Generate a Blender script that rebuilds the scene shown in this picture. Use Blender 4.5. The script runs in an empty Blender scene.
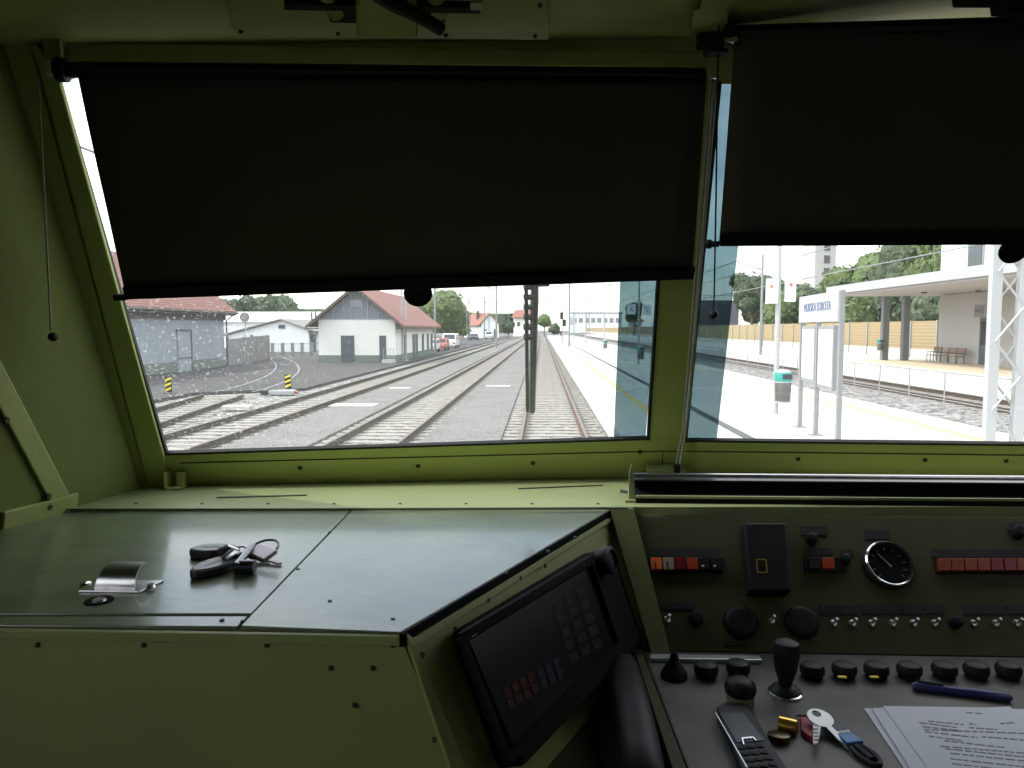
import bpy, bmesh, math, random
from mathutils import Vector as V, Matrix, Euler, noise
random.seed(7)
SC = bpy.context.scene
COL = SC.collection
# ------------------------------------------------------------------ camera
F = 760.0
YAW, PITCH, CZ = math.atan(30/760), math.atan(55/760), 2.44
cd = bpy.data.cameras.new('camera'); cam = bpy.data.objects.new('camera', cd); COL.objects.link(cam)
cd.sensor_width = 36; cd.lens = F*36/1024; cd.clip_start = .02; cd.clip_end = 3000
cam.location = (0, 0, CZ); cam.rotation_euler = (math.pi/2-PITCH, 0, YAW)
SC.camera = cam
ROT = cam.rotation_euler.to_matrix(); CAM = V((0, 0, CZ))
# ------------------------------------------------------------------ sky, sun, exposure
SC.view_settings.view_transform = 'Standard'; SC.view_settings.look = 'None'
SC.view_settings.gamma = 1; SC.view_settings.use_curve_mapping = False
SC.view_settings.exposure = 0.5
w = bpy.data.worlds.new('sky'); SC.world = w; w.use_nodes = True
wn, wl = w.node_tree.nodes, w.node_tree.links
bg = wn['Background']; sky = wn.new('ShaderNodeTexSky'); sky.sky_type = 'NISHITA'; sky.sun_disc = False
sky.sun_elevation = math.radians(46); sky.sun_rotation = math.radians(-98); sky.air_density = 1.0; sky.dust_density = 2
# thin drifting cloud over the blue
tc = wn.new('ShaderNodeTexCoord'); mp = wn.new('ShaderNodeMapping'); mp.inputs['Scale'].default_value = (1.2, 1.2, 5)
cn = wn.new('ShaderNodeTexNoise'); cn.inputs['Scale'].default_value = 2.2; cn.inputs['Detail'].default_value = 7
cr = wn.new('ShaderNodeValToRGB'); cr.color_ramp.elements[0].position = .36; cr.color_ramp.elements[1].position = .72
cr.color_ramp.elements[0].color = (.15, .15, .15, 1); cr.color_ramp.elements[1].color = (.95, .95, .95, 1)
mx = wn.new('ShaderNodeMix'); mx.data_type = 'RGBA'
mx.inputs[7].default_value = (8.6, 8.3, 7.8, 1)
wl.new(tc.outputs['Generated'], mp.inputs['Vector']); wl.new(mp.outputs[0], cn.inputs['Vector']); wl.new(cn.outputs['Fac'], cr.inputs['Fac'])
wl.new(cr.outputs['Color'], mx.inputs[0]); wl.new(sky.outputs['Color'], mx.inputs[6]); wl.new(mx.outputs[2], bg.inputs['Color'])
bg.inputs['Strength'].default_value = .34
sd = bpy.data.lights.new('sun', 'SUN'); sd.energy = 2.2; sd.angle = math.radians(.6); sd.color = (1, .96, .88)
so = bpy.data.objects.new('sun', sd); COL.objects.link(so)
so.rotation_euler = V((1, .13, -1.05)).to_track_quat('-Z', 'Y').to_euler()
try:
    SC.cycles.use_denoising = True; SC.cycles.max_bounces = 10; SC.cycles.diffuse_bounces = 6; SC.cycles.transparent_max_bounces = 24
    SC.cycles.caustics_reflective = False; SC.cycles.sample_clamp_indirect = 4
except Exception: pass
# ------------------------------------------------------------------ pixel helpers
def ray(px, py): return ROT @ V(((px-512)/F, (384-py)/F, -1))
def P(px, py, Y): d = ray(px, py); return CAM + d*(Y/d.y)
def G(px, py, z): d = ray(px, py); return CAM + d*((z-CZ)/d.z)
def plane3(a, b, c):
    n = (b-a).cross(c-a).normalized()
    if n.dot(CAM-a) < 0: n = -n
    return (a, n)
def on(px, py, pl, off=0):
    d = ray(px, py); p0 = pl[0] + pl[1]*off
    return CAM + d*((p0-CAM).dot(pl[1])/d.dot(pl[1]))
def meet(p, d, pl): return p + d*((pl[0]-p).dot(pl[1])/d.dot(pl[1]))
# ------------------------------------------------------------------ materials
def mat(name, col, rough=.6, metal=0, var=0, scale=6, bump=0, bscale=40, coat=0, col2=None, emit=None):
    m = bpy.data.materials.new(name); m.use_nodes = True
    nt = m.node_tree; n, l = nt.nodes, nt.links; b = n['Principled BSDF']
    b.inputs['Base Color'].default_value = (*col, 1); b.inputs['Roughness'].default_value = rough; b.inputs['Metallic'].default_value = metal
    if coat: b.inputs['Coat Weight'].default_value = coat; b.inputs['Coat Roughness'].default_value = .12
    t = n.new('ShaderNodeTexCoord')
    if var or col2:
        nz = n.new('ShaderNodeTexNoise'); nz.inputs['Scale'].default_value = scale; nz.inputs['Detail'].default_value = 6
        r = n.new('ShaderNodeValToRGB'); r.color_ramp.elements[0].position = .3; r.color_ramp.elements[1].position = .7
        c1 = [c*(1-var) for c in col]; c2 = col2 or [min(1, c*(1+var)) for c in col]
        r.color_ramp.elements[0].color = (*c1, 1); r.color_ramp.elements[1].color = (*c2, 1)
        l.new(t.outputs['Object'], nz.inputs['Vector']); l.new(nz.outputs['Fac'], r.inputs['Fac']); l.new(r.outputs['Color'], b.inputs['Base Color'])
    if bump:
        nb = n.new('ShaderNodeTexNoise'); nb.inputs['Scale'].default_value = bscale; nb.inputs['Detail'].default_value = 4
        bp = n.new('ShaderNodeBump'); bp.inputs['Strength'].default_value = bump; bp.inputs['Distance'].default_value = .01
        l.new(t.outputs['Object'], nb.inputs['Vector']); l.new(nb.outputs['Fac'], bp.inputs['Height']); l.new(bp.outputs['Normal'], b.inputs['Normal'])
    if emit: b.inputs['Emission Color'].default_value = (*emit[0], 1); b.inputs['Emission Strength'].default_value = emit[1]
    return m
def gravel(name, c1, c2, scale=9, bump=1.0):
    m = bpy.data.materials.new(name); m.use_nodes = True
    n, l = m.node_tree.nodes, m.node_tree.links; b = n['Principled BSDF']; b.inputs['Roughness'].default_value = .95
    t = n.new('ShaderNodeTexCoord'); v = n.new('ShaderNodeTexVoronoi'); v.inputs['Scale'].default_value = scale
    r = n.new('ShaderNodeValToRGB'); r.color_ramp.elements[0].color = (*c1, 1); r.color_ramp.elements[1].color = (*c2, 1)
    s = n.new('ShaderNodeSeparateColor'); l.new(t.outputs['Object'], v.inputs['Vector']); l.new(v.outputs['Color'], s.inputs['Color'])
    l.new(s.outputs[0], r.inputs['Fac'])
    nz = n.new('ShaderNodeTexNoise'); nz.inputs['Scale'].default_value = .6; nz.inputs['Detail'].default_value = 5
    mm = n.new('ShaderNodeMix'); mm.data_type = 'RGBA'; mm.blend_type = 'MULTIPLY'; mm.inputs[0].default_value = .5
    l.new(t.outputs['Object'], nz.inputs['Vector']); l.new(r.outputs['Color'], mm.inputs[6]); l.new(nz.outputs['Fac'], mm.inputs[7])
    l.new(mm.outputs[2], b.inputs['Base Color'])
    bp = n.new('ShaderNodeBump'); bp.inputs['Strength'].default_value = bump; bp.inputs['Distance'].default_value = .04; bp.invert = True
    l.new(v.outputs['Distance'], bp.inputs['Height']); l.new(bp.outputs['Normal'], b.inputs['Normal'])
    return m
def glassmat(name, tint, gloss=.04, dust=.03, speck=0):
    m = bpy.data.materials.new(name); m.use_nodes = True
    n, l = m.node_tree.nodes, m.node_tree.links; n.remove(n['Principled BSDF']); out = n['Material Output']
    tr = n.new('ShaderNodeBsdfTransparent'); tr.inputs[0].default_value = (*tint, 1)
    gl = n.new('ShaderNodeBsdfGlossy'); gl.inputs['Roughness'].default_value = .02
    mx = n.new('ShaderNodeMixShader'); mx.inputs[0].default_value = gloss
    l.new(tr.outputs[0], mx.inputs[1]); l.new(gl.outputs[0], mx.inputs[2])
    if dust or speck:
        tl = n.new('ShaderNodeBsdfTranslucent'); tl.inputs[0].default_value = (.9, .9, .88, 1)
        m2 = n.new('ShaderNodeMixShader'); t = n.new('ShaderNodeTexCoord')
        nz = n.new('ShaderNodeTexNoise'); nz.inputs['Scale'].default_value = 230; nz.inputs['Detail'].default_value = 5
        r = n.new('ShaderNodeValToRGB'); r.color_ramp.elements[0].position = .58; r.color_ramp.elements[1].position = .70
        r.color_ramp.elements[0].color = (dust,)*3+(1,); r.color_ramp.elements[1].color = (dust+speck,)*3+(1,)
        # the specks lie thicker towards the lower left end of the pane
        l.new(t.outputs['Object'], nz.inputs['Vector']); l.new(nz.outputs['Fac'], r.inputs['Fac'])
        if speck:
            sx = n.new('ShaderNodeSeparateXYZ'); l.new(t.outputs['Object'], sx.inputs[0])
            mr = n.new('ShaderNodeMapRange'); mr.inputs[1].default_value = .10; mr.inputs[2].default_value = .42; mr.inputs[3].default_value = 1; mr.inputs[4].default_value = .04
            l.new(sx.outputs[0], mr.inputs[0]); r.color_ramp.elements[0].color = (0, 0, 0, 1); r.color_ramp.elements[1].color = (1, 1, 1, 1)
            ma = n.new('ShaderNodeMath'); ma.operation = 'MULTIPLY_ADD'; ma.inputs[2].default_value = .015; mb_ = n.new('ShaderNodeMath'); mb_.operation = 'MULTIPLY'; mb_.inputs[1].default_value = speck
            l.new(r.outputs['Color'], ma.inputs[0]); l.new(mr.outputs[0], mb_.inputs[0]); l.new(mb_.outputs[0], ma.inputs[1]); l.new(ma.outputs[0], m2.inputs[0])
        else: l.new(r.outputs['Color'], m2.inputs[0])
        l.new(mx.outputs[0], m2.inputs[1]); l.new(tl.outputs[0], m2.inputs[2])
        l.new(m2.outputs[0], out.inputs['Surface']); return m
        l.new(r.outputs['Color'], m2.inputs[0]); l.new(mx.outputs[0], m2.inputs[1]); l.new(tl.outputs[0], m2.inputs[2])
        l.new(m2.outputs[0], out.inputs['Surface'])
    else: l.new(mx.outputs[0], out.inputs['Surface'])
    return m
def corr(name, col, axis, scale, strength=.5):
    """ribs / planks along one axis"""
    m = mat(name, col, .7, var=.08)
    n, l = m.node_tree.nodes, m.node_tree.links; b = n['Principled BSDF']
    t = n.new('ShaderNodeTexCoord'); wv = n.new('ShaderNodeTexWave'); wv.bands_direction = axis; wv.inputs['Scale'].default_value = scale
    bp = n.new('ShaderNodeBump'); bp.inputs['Strength'].default_value = strength; bp.inputs['Distance'].default_value = .03
    l.new(t.outputs['Object'], wv.inputs['Vector']); l.new(wv.outputs['Fac'], bp.inputs['Height']); l.new(bp.outputs['Normal'], b.inputs['Normal'])
    return m
M = dict(
 green=mat('cab_green_paint', (.34, .385, .13), .55, var=.10, scale=3, bump=.12, bscale=60),
 greenf=mat('front_wall_green_lit', (.45, .52, .18), .6, var=.08, scale=3, bump=.1, bscale=60), greenw=mat('side_wall_green_shaded', (.17, .205, .065), .75, var=.10, scale=3, bump=.12, bscale=60), backwall=mat('bounce_cutting_dark', (.03, .025, .018), .7, var=.2), greenl=mat('pale_green_paint', (.26, .30, .15), .38, var=.08, scale=4, bump=.1, bscale=50),  # front green painted lit, side green painted shaded, back walls dark against bounce
 lid=mat('worn_lid_paint', (.15, .185, .105), .36, var=.22, scale=14, bump=.10, bscale=45, coat=.45),
 cheek=mat('cheek_green_shaded', (.13, .15, .05), .6, var=.08), ceil=mat('ceiling_paint', (.38, .39, .14), .5, var=.08, scale=2),  # cheek is the same cab green with shade painted in
 panel=mat('panel_green_shaded', (.055, .06, .026), .5, var=.08, scale=8),  # same cab green, darkened to paint in the panel's lack of light
 desk=mat('grey_laminate', (.068, .066, .058), .5, var=.45, scale=9, bump=.05),
 black=mat('black_plastic', (.012, .012, .015), .35),
 blackm=mat('matt_black', (.010, .010, .011), .8),
 rubber=mat('black_rubber', (.012, .012, .013), .7),
 fabric=mat('blind_fabric', (.10, .085, .07), .9, var=.12, scale=3, bump=.1, bscale=200),
 bar=mat('blind_bar', (.010, .009, .012), .45),
 steel=mat('brushed_steel', (.55, .55, .56), .28, 1, bump=.05),
 alu=mat('aluminium', (.62, .63, .62), .35, .9),
 chrome=mat('chrome', (.8, .8, .8), .12, 1),
 cord=mat('pale_cord', (.30, .31, .24), .6),
 screw=mat('screw_dark', (.05, .055, .03), .5, .4),
 seam=mat('seam_shadow_gap', (.03, .035, .02), .8),
 label=mat('engraved_plate', (.03, .03, .032), .5),
 orange=mat('orange_lens', (.75, .17, .05), .35), cream=mat('cream_lens', (.30, .27, .20), .4), dred=mat('dark_red_lens', (.16, .006, .006), .35),
 ored=mat('orange_red_lens', (.35, .045, .015), .35),
 yellow=mat('yellow_mark', (.75, .55, .03), .5), white=mat('white_mark', (.75, .76, .75), .5), ink=mat('dark_ink', (.03, .03, .04), .6),
 tred=mat('screen_red', (.07, .010, .006), .5), tblue=mat('screen_blue', (.012, .02, .03), .5), tgrey=mat('screen_grey', (.016, .016, .016), .5),
 screen=mat('display_glass', (.004, .004, .005), .35),
 paper=mat('paper', (.52, .54, .60), .7, var=.03), paperink=mat('paper_print', (.16, .17, .21), .8),
 brass=mat('brass', (.75, .48, .12), .25, 1), redtag=mat('red_tag', (.30, .02, .04), .5), blue=mat('blue_tag', (.02, .16, .42), .4), pen=mat('pen_blue', (.03, .03, .14), .3),
 leather=mat('dark_fob', (.035, .03, .04), .45), fobtop=mat('fob_face', (.22, .22, .23), .45),
 # outdoors
 ground=gravel('fine_ground_gravel', (.12, .12, .115), (.25, .245, .235), 14, .5),
 path=gravel('fine_grey_chippings', (.145, .142, .136), (.285, .28, .27), 22, .4),
 ballast=gravel('track_ballast', (.06, .058, .055), (.48, .47, .45), 8, 1.0),
 asphalt=mat('yard_asphalt', (.055, .051, .05), .9, var=.2, scale=.25, bump=.3, bscale=30),
 conc=mat('platform_concrete', (.55, .54, .51), .85, var=.05, scale=.6), concedge=mat('platform_edge', (.62, .61, .58), .85, var=.06),
 sleeper=mat('sleeper_concrete', (.29, .265, .24), .9, var=.12, scale=3), rust=mat('rail_rust', (.11, .055, .035), .8, var=.25, scale=4), railtop=mat('rail_head', (.15, .10, .075), .45, .5),
 rustd=mat('rail_dark', (.06, .045, .032), .8, var=.2, scale=4),
 slab=mat('slab_concrete', (.45, .44, .42), .8, var=.05), drain=mat('drain_grate', (.05, .05, .05), .6), yline=mat('yellow_line', (.70, .50, .14), .7),
 roof=corr('red_roof_tiles', (.20, .075, .055), 'X', 1.6, .6), roof2=mat('bright_red_tiles', (.25, .10, .075), .7, var=.12, scale=2),
 bluewall=mat('blue_grey_render', (.30, .33, .36), .85, var=.06, scale=.8), cream_wall=mat('cream_render', (.80, .79, .74), .85, var=.03, scale=.5),
 plinth=mat('green_grey_plinth', (.16, .19, .17), .85, var=.1), timber=corr('weathered_boards', (.20, .225, .25), 'X', 2.2, .5), eave=mat('dark_eaves', (.10, .085, .075), .8),
 gdoor=mat('grey_door', (.07, .085, .10), .6), wwall=mat('white_render', (.80, .82, .84), .85, var=.03, scale=.4), greyroof=mat('grey_roof_sheet', (.22, .215, .20), .7, var=.06),
 whiteroof=mat('white_roof_sheet', (.75, .76, .77), .6), fencegrey=corr('ribbed_sheet', (.24, .24, .24), 'X', 3, .7), galv=mat('galvanised', (.32, .33, .34), .5, .3), wpaint=mat('white_painted_steel', (.37, .38, .39), .5),
 gpaint=mat('grey_painted_steel', (.22, .23, .24), .5), tan=corr('tan_barrier_boards', (.30, .23, .12), 'Z', 1.2, .4), teal=mat('teal_band', (.015, .26, .22), .5), mesh=mat('bin_steel', (.13, .13, .125), .4, .6),
 wall2=mat('station_render', (.42, .41, .40), .85, var=.03, scale=.5), col=mat('canopy_column', (.16, .17, .18), .6), wood=mat('bench_wood', (.20, .11, .06), .6, var=.2, scale=8),
 glassd=mat('dark_window', (.04, .05, .06), .1), creamfloor=mat('cream_paving', (.62, .52, .38), .85, var=.05), greybld=mat('grey_cladding', (.17, .17, .19), .7, var=.04, scale=.3),
 leaf=mat('leaf_green', (.03, .065, .012), .6, col2=(.11, .16, .035), scale=1.1), leafd=mat('leaf_dark', (.012, .032, .010), .6, col2=(.05, .085, .025), scale=1.1), bark=mat('bark', (.12, .09, .06), .9, var=.2),
 hill=mat('wooded_hill', (.06, .10, .05), .95, var=.3, scale=.1), carwhite=mat('white_car_paint', (.8, .8, .8), .3, coat=.5), carred=mat('red_car_paint', (.45, .05, .06), .3, coat=.5), cardark=mat('dark_car_paint', (.05, .05, .06), .3, coat=.5),
 ystripe=mat('marker_yellow', (.75, .55, .02), .6), redm=mat('red_mark', (.7, .12, .08), .5), sblue=mat('sign_blue', (.10, .13, .26), .5), skin=mat('skin', (.5, .3, .2), .6), coatd=mat('dark_coat', (.06, .02, .03), .8),
 glass=glassmat('windscreen_glass', (.93, .95, .94), .03, .012, .15), tint=glassmat('dark_blue_grey_layer', (.31, .385, .41), .02, 0, 0), glass2=glassmat('right_windscreen_glass', (.95, .96, .95), .03, .01, 0),
)
for k_, sp_, ro_ in (('black', .22, .5), ('blackm', .1, .8), ('bar', .15, .6), ('label', .2, .6), ('screen', .3, .3), ('tgrey', .15, .6), ('tred', .2, .6), ('tblue', .2, .6), ('greenw', .15, .8), ('greenf', .3, .6), ('panel', .2, .6), ('fabric', .05, .9)):
    M[k_].node_tree.nodes['Principled BSDF'].inputs['Specular IOR Level'].default_value = sp_; M[k_].node_tree.nodes['Principled BSDF'].inputs['Roughness'].default_value = ro_
# ------------------------------------------------------------------ mesh builder
class MB:
    def __init__(s): s.v = []; s.f = []; s.m = []
    def add(s, vs, fs, mi=0):
        o = len(s.v); s.v += [V(x) for x in vs]; s.f += [tuple(i+o for i in f) for f in fs]; s.m += [mi]*len(fs); return s
    def frame(s, c, ax, ay, az, mi=0):      # box by centre and three half-axis vectors
        c, ax, ay, az = V(c), V(ax), V(ay), V(az)
        vs = [c+ax*i+ay*j+az*k for k in (-1, 1) for j in (-1, 1) for i in (-1, 1)]
        return s.add(vs, [(0, 1, 3, 2), (4, 6, 7, 5), (0, 4, 5, 1), (2, 3, 7, 6), (0, 2, 6, 4), (1, 5, 7, 3)], mi)
    def box(s, x0, x1, y0, y1, z0, z1, mi=0):
        return s.frame(((x0+x1)/2, (y0+y1)/2, (z0+z1)/2), ((x1-x0)/2, 0, 0), (0, (y1-y0)/2, 0), (0, 0, (z1-z0)/2), mi)
    def prism(s, pts, vec, mi=0):
        n = len(pts); pts = [V(p) for p in pts]; vec = V(vec)
        return s.add(pts+[p+vec for p in pts], [tuple(range(n)), tuple(range(2*n-1, n-1, -1))]+[(i, (i+1) % n, n+(i+1) % n, n+i) for i in range(n)], mi)
    def loft(s, rings, cap=True, mi=0, closed=True):
        n = len(rings[0]); vs = [p for r in rings for p in r]; fs = []
        for a in range(len(rings)-1):
            for i in range(n if closed else n-1):
                j = (i+1) % n; fs.append((a*n+i, a*n+j, (a+1)*n+j, (a+1)*n+i))
        if cap and closed: fs += [tuple(range(n))[::-1], tuple(range((len(rings)-1)*n, len(rings)*n))]
        return s.add(vs, fs, mi)
    def tube(s, pts, r, seg=8, mi=0, cap=True):
        pts = [V(p) for p in pts]; rings = []; rr = r if isinstance(r, (list, tuple)) else [r]*len(pts); up = None
        for i, p in enumerate(pts):
            t = ((pts[min(i+1, len(pts)-1)]-pts[max(i-1, 0)])).normalized()
            if up is None or abs(t.dot(up)) > .98: up = V((0, 0, 1)) if abs(t.z) < .9 else V((1, 0, 0))
            a = t.cross(up).normalized(); b = a.cross(t).normalized(); up = b
            rings.append([p+(a*math.cos(q*2*math.pi/seg)+b*math.sin(q*2*math.pi/seg))*rr[i] for q in range(seg)])
        return s.loft(rings, cap, mi)
    def lathe(s, c, axis, prof, seg=24, mi=0, sx=1, cap=True):   # prof: (distance along axis, radius)
        c, axis = V(c), V(axis).normalized(); u = V((0, 0, 1)) if abs(axis.z) < .9 else V((1, 0, 0))
        a = axis.cross(u).normalized(); b = a.cross(axis).normalized()
        return s.loft([[c+axis*h+(a*math.cos(q*2*math.pi/seg)*sx+b*math.sin(q*2*math.pi/seg))*max(r, 1e-4) for q in range(seg)] for h, r in prof], cap, mi)
    def ball(s, c, r, mi=0, seg=12, sc=(1, 1, 1)):
        c = V(c); rings = []
        for i in range(seg//2+1):
            th = math.pi*i/(seg//2); rr = max(math.sin(th), .01)*r
            rings.append([c+V((rr*math.cos(q*2*math.pi/seg)*sc[0], rr*math.sin(q*2*math.pi/seg)*sc[1], r*math.cos(th)*sc[2])) for q in range(seg)])
        return s.loft(rings, True, mi)
    def build(s, name, m, parent=None, smooth=False, bevel=0, label=None, origin=None):
        if parent is not None: o0 = V(ORG[parent.name])
        elif origin is not None: o0 = V(origin)
        else:
            xs = [v.x for v in s.v]; ys = [v.y for v in s.v]; zs = [v.z for v in s.v]
            o0 = V(((min(xs)+max(xs))/2, (min(ys)+max(ys))/2, min(zs)))
        me = bpy.data.meshes.new(name); me.from_pydata([v-o0 for v in s.v], [], s.f)
        ms = m if isinstance(m, (list, tuple)) else [m]
        for k in ms: me.materials.append(M[k] if isinstance(k, str) else k)
        for p, i in zip(me.polygons, s.m): p.material_index = i
        bm = bmesh.new(); bm.from_mesh(me); bmesh.ops.recalc_face_normals(bm, faces=bm.faces)
        bm.to_mesh(me); bm.free()
        if smooth:
            me.polygons.foreach_set('use_smooth', [True]*len(me.polygons))
            try: me.set_sharp_from_angle(angle=math.radians(40))
            except Exception: pass
        ob = bpy.data.objects.new(name, me); COL.objects.link(ob); ORG[ob.name] = tuple(o0)
        if parent is not None: ob.parent = parent
        else: ob.location = o0
        if bevel:
            bv = ob.modifiers.new('bevel', 'BEVEL'); bv.width = bevel; bv.segments = 2; bv.limit_method = 'ANGLE'
        if label: ob['label'] = label
        return ob
ORG = {}
def thing(name, label, cat, loc, group=None):
    o = bpy.data.objects.new(name, None); COL.objects.link(o); o.location = loc; ORG[o.name] = tuple(loc)
    o.empty_display_size = .1; return tag(o, label, cat, group)
def tag(o, label=None, cat=None, group=None, kind=None):
    if label: o['label'] = label
    if cat: o['category'] = cat
    if group: o['group'] = group
    if kind: o['kind'] = kind
    return o
def struct(mb, name, m, **k): return tag(mb.build(name, m, **k), kind='structure')
def dup(o, parent=None, loc=None):
    c = o.copy(); COL.objects.link(c)
    if parent is not None: c.parent = parent
    if loc is not None: c.location = loc
    for ch in [x for x in bpy.data.objects if x.parent == o]: dup(ch, c)
    return c
def copychild(src, parent, dloc):
    c = src.copy(); COL.objects.link(c); c.parent = parent; c.location = V(src.location)+V(dloc); return c
def text(body, size, M4, name, m, parent, depth=.004):
    cu = bpy.data.curves.new(name, 'FONT'); cu.body = body; cu.size = size; cu.align_x = 'CENTER'; cu.align_y = 'CENTER'; cu.extrude = depth
    to = bpy.data.objects.new(name, cu); COL.objects.link(to)
    me0 = to.to_mesh(); mb = MB(); mb.add([M4 @ v.co for v in me0.vertices], [tuple(p.vertices) for p in me0.polygons])
    to.to_mesh_clear(); bpy.data.objects.remove(to); bpy.data.curves.remove(cu)
    return mb.build(name, m, parent)
def basis(o, x, y):
    x, y = V(x).normalized(), V(y).normalized(); z = x.cross(y).normalized(); y = z.cross(x)
    m = Matrix.Identity(4)
    for i in range(3): m[i][0], m[i][1], m[i][2], m[i][3] = x[i], y[i], z[i], V(o)[i]
    return m

# ================================================================== THE CAB
SZ = CZ-.27            # sill height
W1 = plane3(P(165, 453, 1.24), P(650, 438, 1.34), P(715, 80, 1.05))
W2 = plane3(P(683, 440, 1.345), P(1024, 444, 1.31), P(717, 80, 1.05))
LW = plane3(G(140, 489, SZ), G(0, 526, SZ), on(5, 40, W1))
CE0 = on(60, 57, W1); CE1 = on(712, 48, W1)
CE = plane3(CE0, CE1, CE0+V((0, -1, .16)))
def quadp(mb, pl, px, o0, o1, mi=0):
    pts = [on(x, y, pl, o0) for x, y in px]; return mb.prism(pts, pl[1]*(o1-o0), mi)
def wline(pl, px, o0, w, t, mb, mi=0):          # flat strip of width w (m) along pixel points
    for a, b in zip(px[:-1], px[1:]):
        A, B = on(*a, pl, o0), on(*b, pl, o0); d = (B-A).normalized(); s = pl[1].cross(d).normalized()*w/2
        mb.prism([A-s, B-s, B+s, A+s], pl[1]*t, mi)
# front wall: pillars, mullion, header, lower rail (outside thickness goes away from the cab)
mb = MB(); T = -.006
quadp(mb, W1, [(-40, 10), (40, 10), (165, 453), (172, 500), (110, 500)], 0, T)
quadp(mb, W1, [(40, 10), (900, 10), (717, 78), (56, 78)], 0, T)
quadp(mb, W1, [(140, 453.4), (165, 453), (649, 438), (683, 438), (683, 500), (110, 500)], 0, T)
quadp(mb, W1, [(672, 70), (717, 80), (683, 442), (649, 438)], 0, T)
quadp(mb, W2, [(683, 440), (1024, 444), (1500, 449), (1500, 510), (683, 500)], .001, T)
quadp(mb, W2, [(717, 40), (1700, -10), (1700, 75), (717, 84)], .001, T)
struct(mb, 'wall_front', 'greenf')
# left pillar's raised inner cover strips with screws
mb = MB(); quadp(mb, W1, [(34, 40), (57, 62), (165, 453), (168, 484), (150, 486)], .0, .008)
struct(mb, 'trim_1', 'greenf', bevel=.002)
mb = MB(); quadp(mb, W1, [(4, 40), (30, 40), (148, 487), (136, 489)], .0, .004)
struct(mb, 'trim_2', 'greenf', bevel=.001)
mb = MB(); quadp(mb, W1, [(46, 38), (64, 38), (66, 60), (50, 60)], 0, .012); quadp(mb, W1, [(70, 42), (700, 52), (700, 66), (72, 62)], 0, .006)
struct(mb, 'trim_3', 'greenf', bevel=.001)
mb = MB()
for x, y in ((300, 468), (418, 466), (533, 463), (23, 56), (42, 65), (56, 186), (90, 300), (120, 393), (640, 452)):
    c = on(x, y, W1, .001); mb.lathe(c, W1[1], [(0, .0042), (.002, .0035), (.0025, .002)], 10)
for x, y in ((798, 459), (925, 460), (1006, 461)):
    c = on(x, y, W2, .001); mb.lathe(c, W2[1], [(0, .0042), (.002, .0035), (.0025, .002)], 10)
struct(mb, 'trim_4', 'screw')
# seam lines of the lower rail and the white-edged guide rods' foot
mb = MB(); wline(W1, [(662, 474), (663, 451), (180, 463)], .0005, .0015, .001, mb); wline(W2, [(663, 451), (1100, 456)], .0015, .0015, .001, mb)
struct(mb, 'trim_5', 'seam')
# panes
def pane(n, pl, px, gm, seals):
    root = bpy.data.objects.new(n, None); COL.objects.link(root); root['kind'] = 'structure'; root.location = on(*px[0], pl); ORG[root.name] = tuple(root.location)
    mb = MB(); quadp(mb, pl, px, -.0065, -.0075); mb.build('glass', gm, root)
    mb = MB()
    for a, b in seals: wline(pl, [a, b], -.0055, .0046, .0075, mb)
    mb.build('rubber_seal', 'rubber', root); return root
w1 = pane('window_1', W1, [(40, 60), (676, 60), (645, 446), (160, 460)], 'glass', [((59, 78), (167.5, 453)), ((166, 451.7), (649, 436.5)), ((647.5, 438), (670.5, 70))])
w2 = pane('window_2', W2, [(712, 70), (1600, 60), (1450, 455), (676, 446)], 'glass2', [((684, 438.5), (1024, 442.5)), ((1024, 442.5), (1450, 446.5)), ((719.5, 80), (685.5, 440))])
mb = MB(); quadp(mb, W1, [(629, 60), (676, 60), (645, 446), (613.5, 446)], -.0085, -.009); mb.build('darker_strip', 'tint', w1, label='dark blue-grey see-through strip of the pane')  # darker blue-grey see-through layer over part of the pane
mb = MB(); quadp(mb, W2, [(712, 70), (758, 70), (716, 446), (676, 446)], -.0085, -.009); mb.build('darker_strip', 'tint', w2, label='dark blue-grey see-through strip of the pane')
# left wall (tapers towards the nose)
mb = MB()
a, b = on(5, 15, W1, .0), G(140, 489, SZ-.9) ; bb = G(140, 489, SZ); dn = G(0, 526, SZ)-bb
up = on(5, 40, W1)-bb
pts = [bb-up*1.5, bb+up*1.15, bb+up*1.15+dn*3.6, bb-up*1.5+dn*3.6]
mb.prism(pts, -LW[1]*.04)
q = pts[2]; xl = min(q.x, pts[3].x)-.05
XL = bb.x+dn.x*3.6-.12; YL = bb.y+dn.y*3.6
mb.box(XL-.04, XL+.10, YL-.02, YL+.06, 1.1, 3.1)
mb.box(XL-.04, XL, -1.6, YL+.03, 1.15, 2.25); mb.box(XL-.04, XL, -1.6, YL+.03, 2.95, 3.1)
mb.box(XL-.04, XL, -1.6, -.40, 2.2, 3.0); mb.box(XL-.04, XL, .30, YL+.03, 2.2, 3.0)
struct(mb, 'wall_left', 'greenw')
mb = MB()
wline(LW, [(-14, 362), (62, 506)], .0, .030, .006, mb); wline(LW, [(75, 501), (0, 521)], .0, .028, .007, mb)
struct(mb, 'trim_6', 'green', bevel=.002)
mb = MB()
for x, y in ((6, 420), (48, 496), (49, 507)): mb.lathe(on(x, y, LW, .005), LW[1], [(0, .005), (.003, .004)], 8)
struct(mb, 'trim_7', 'screw')
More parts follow.
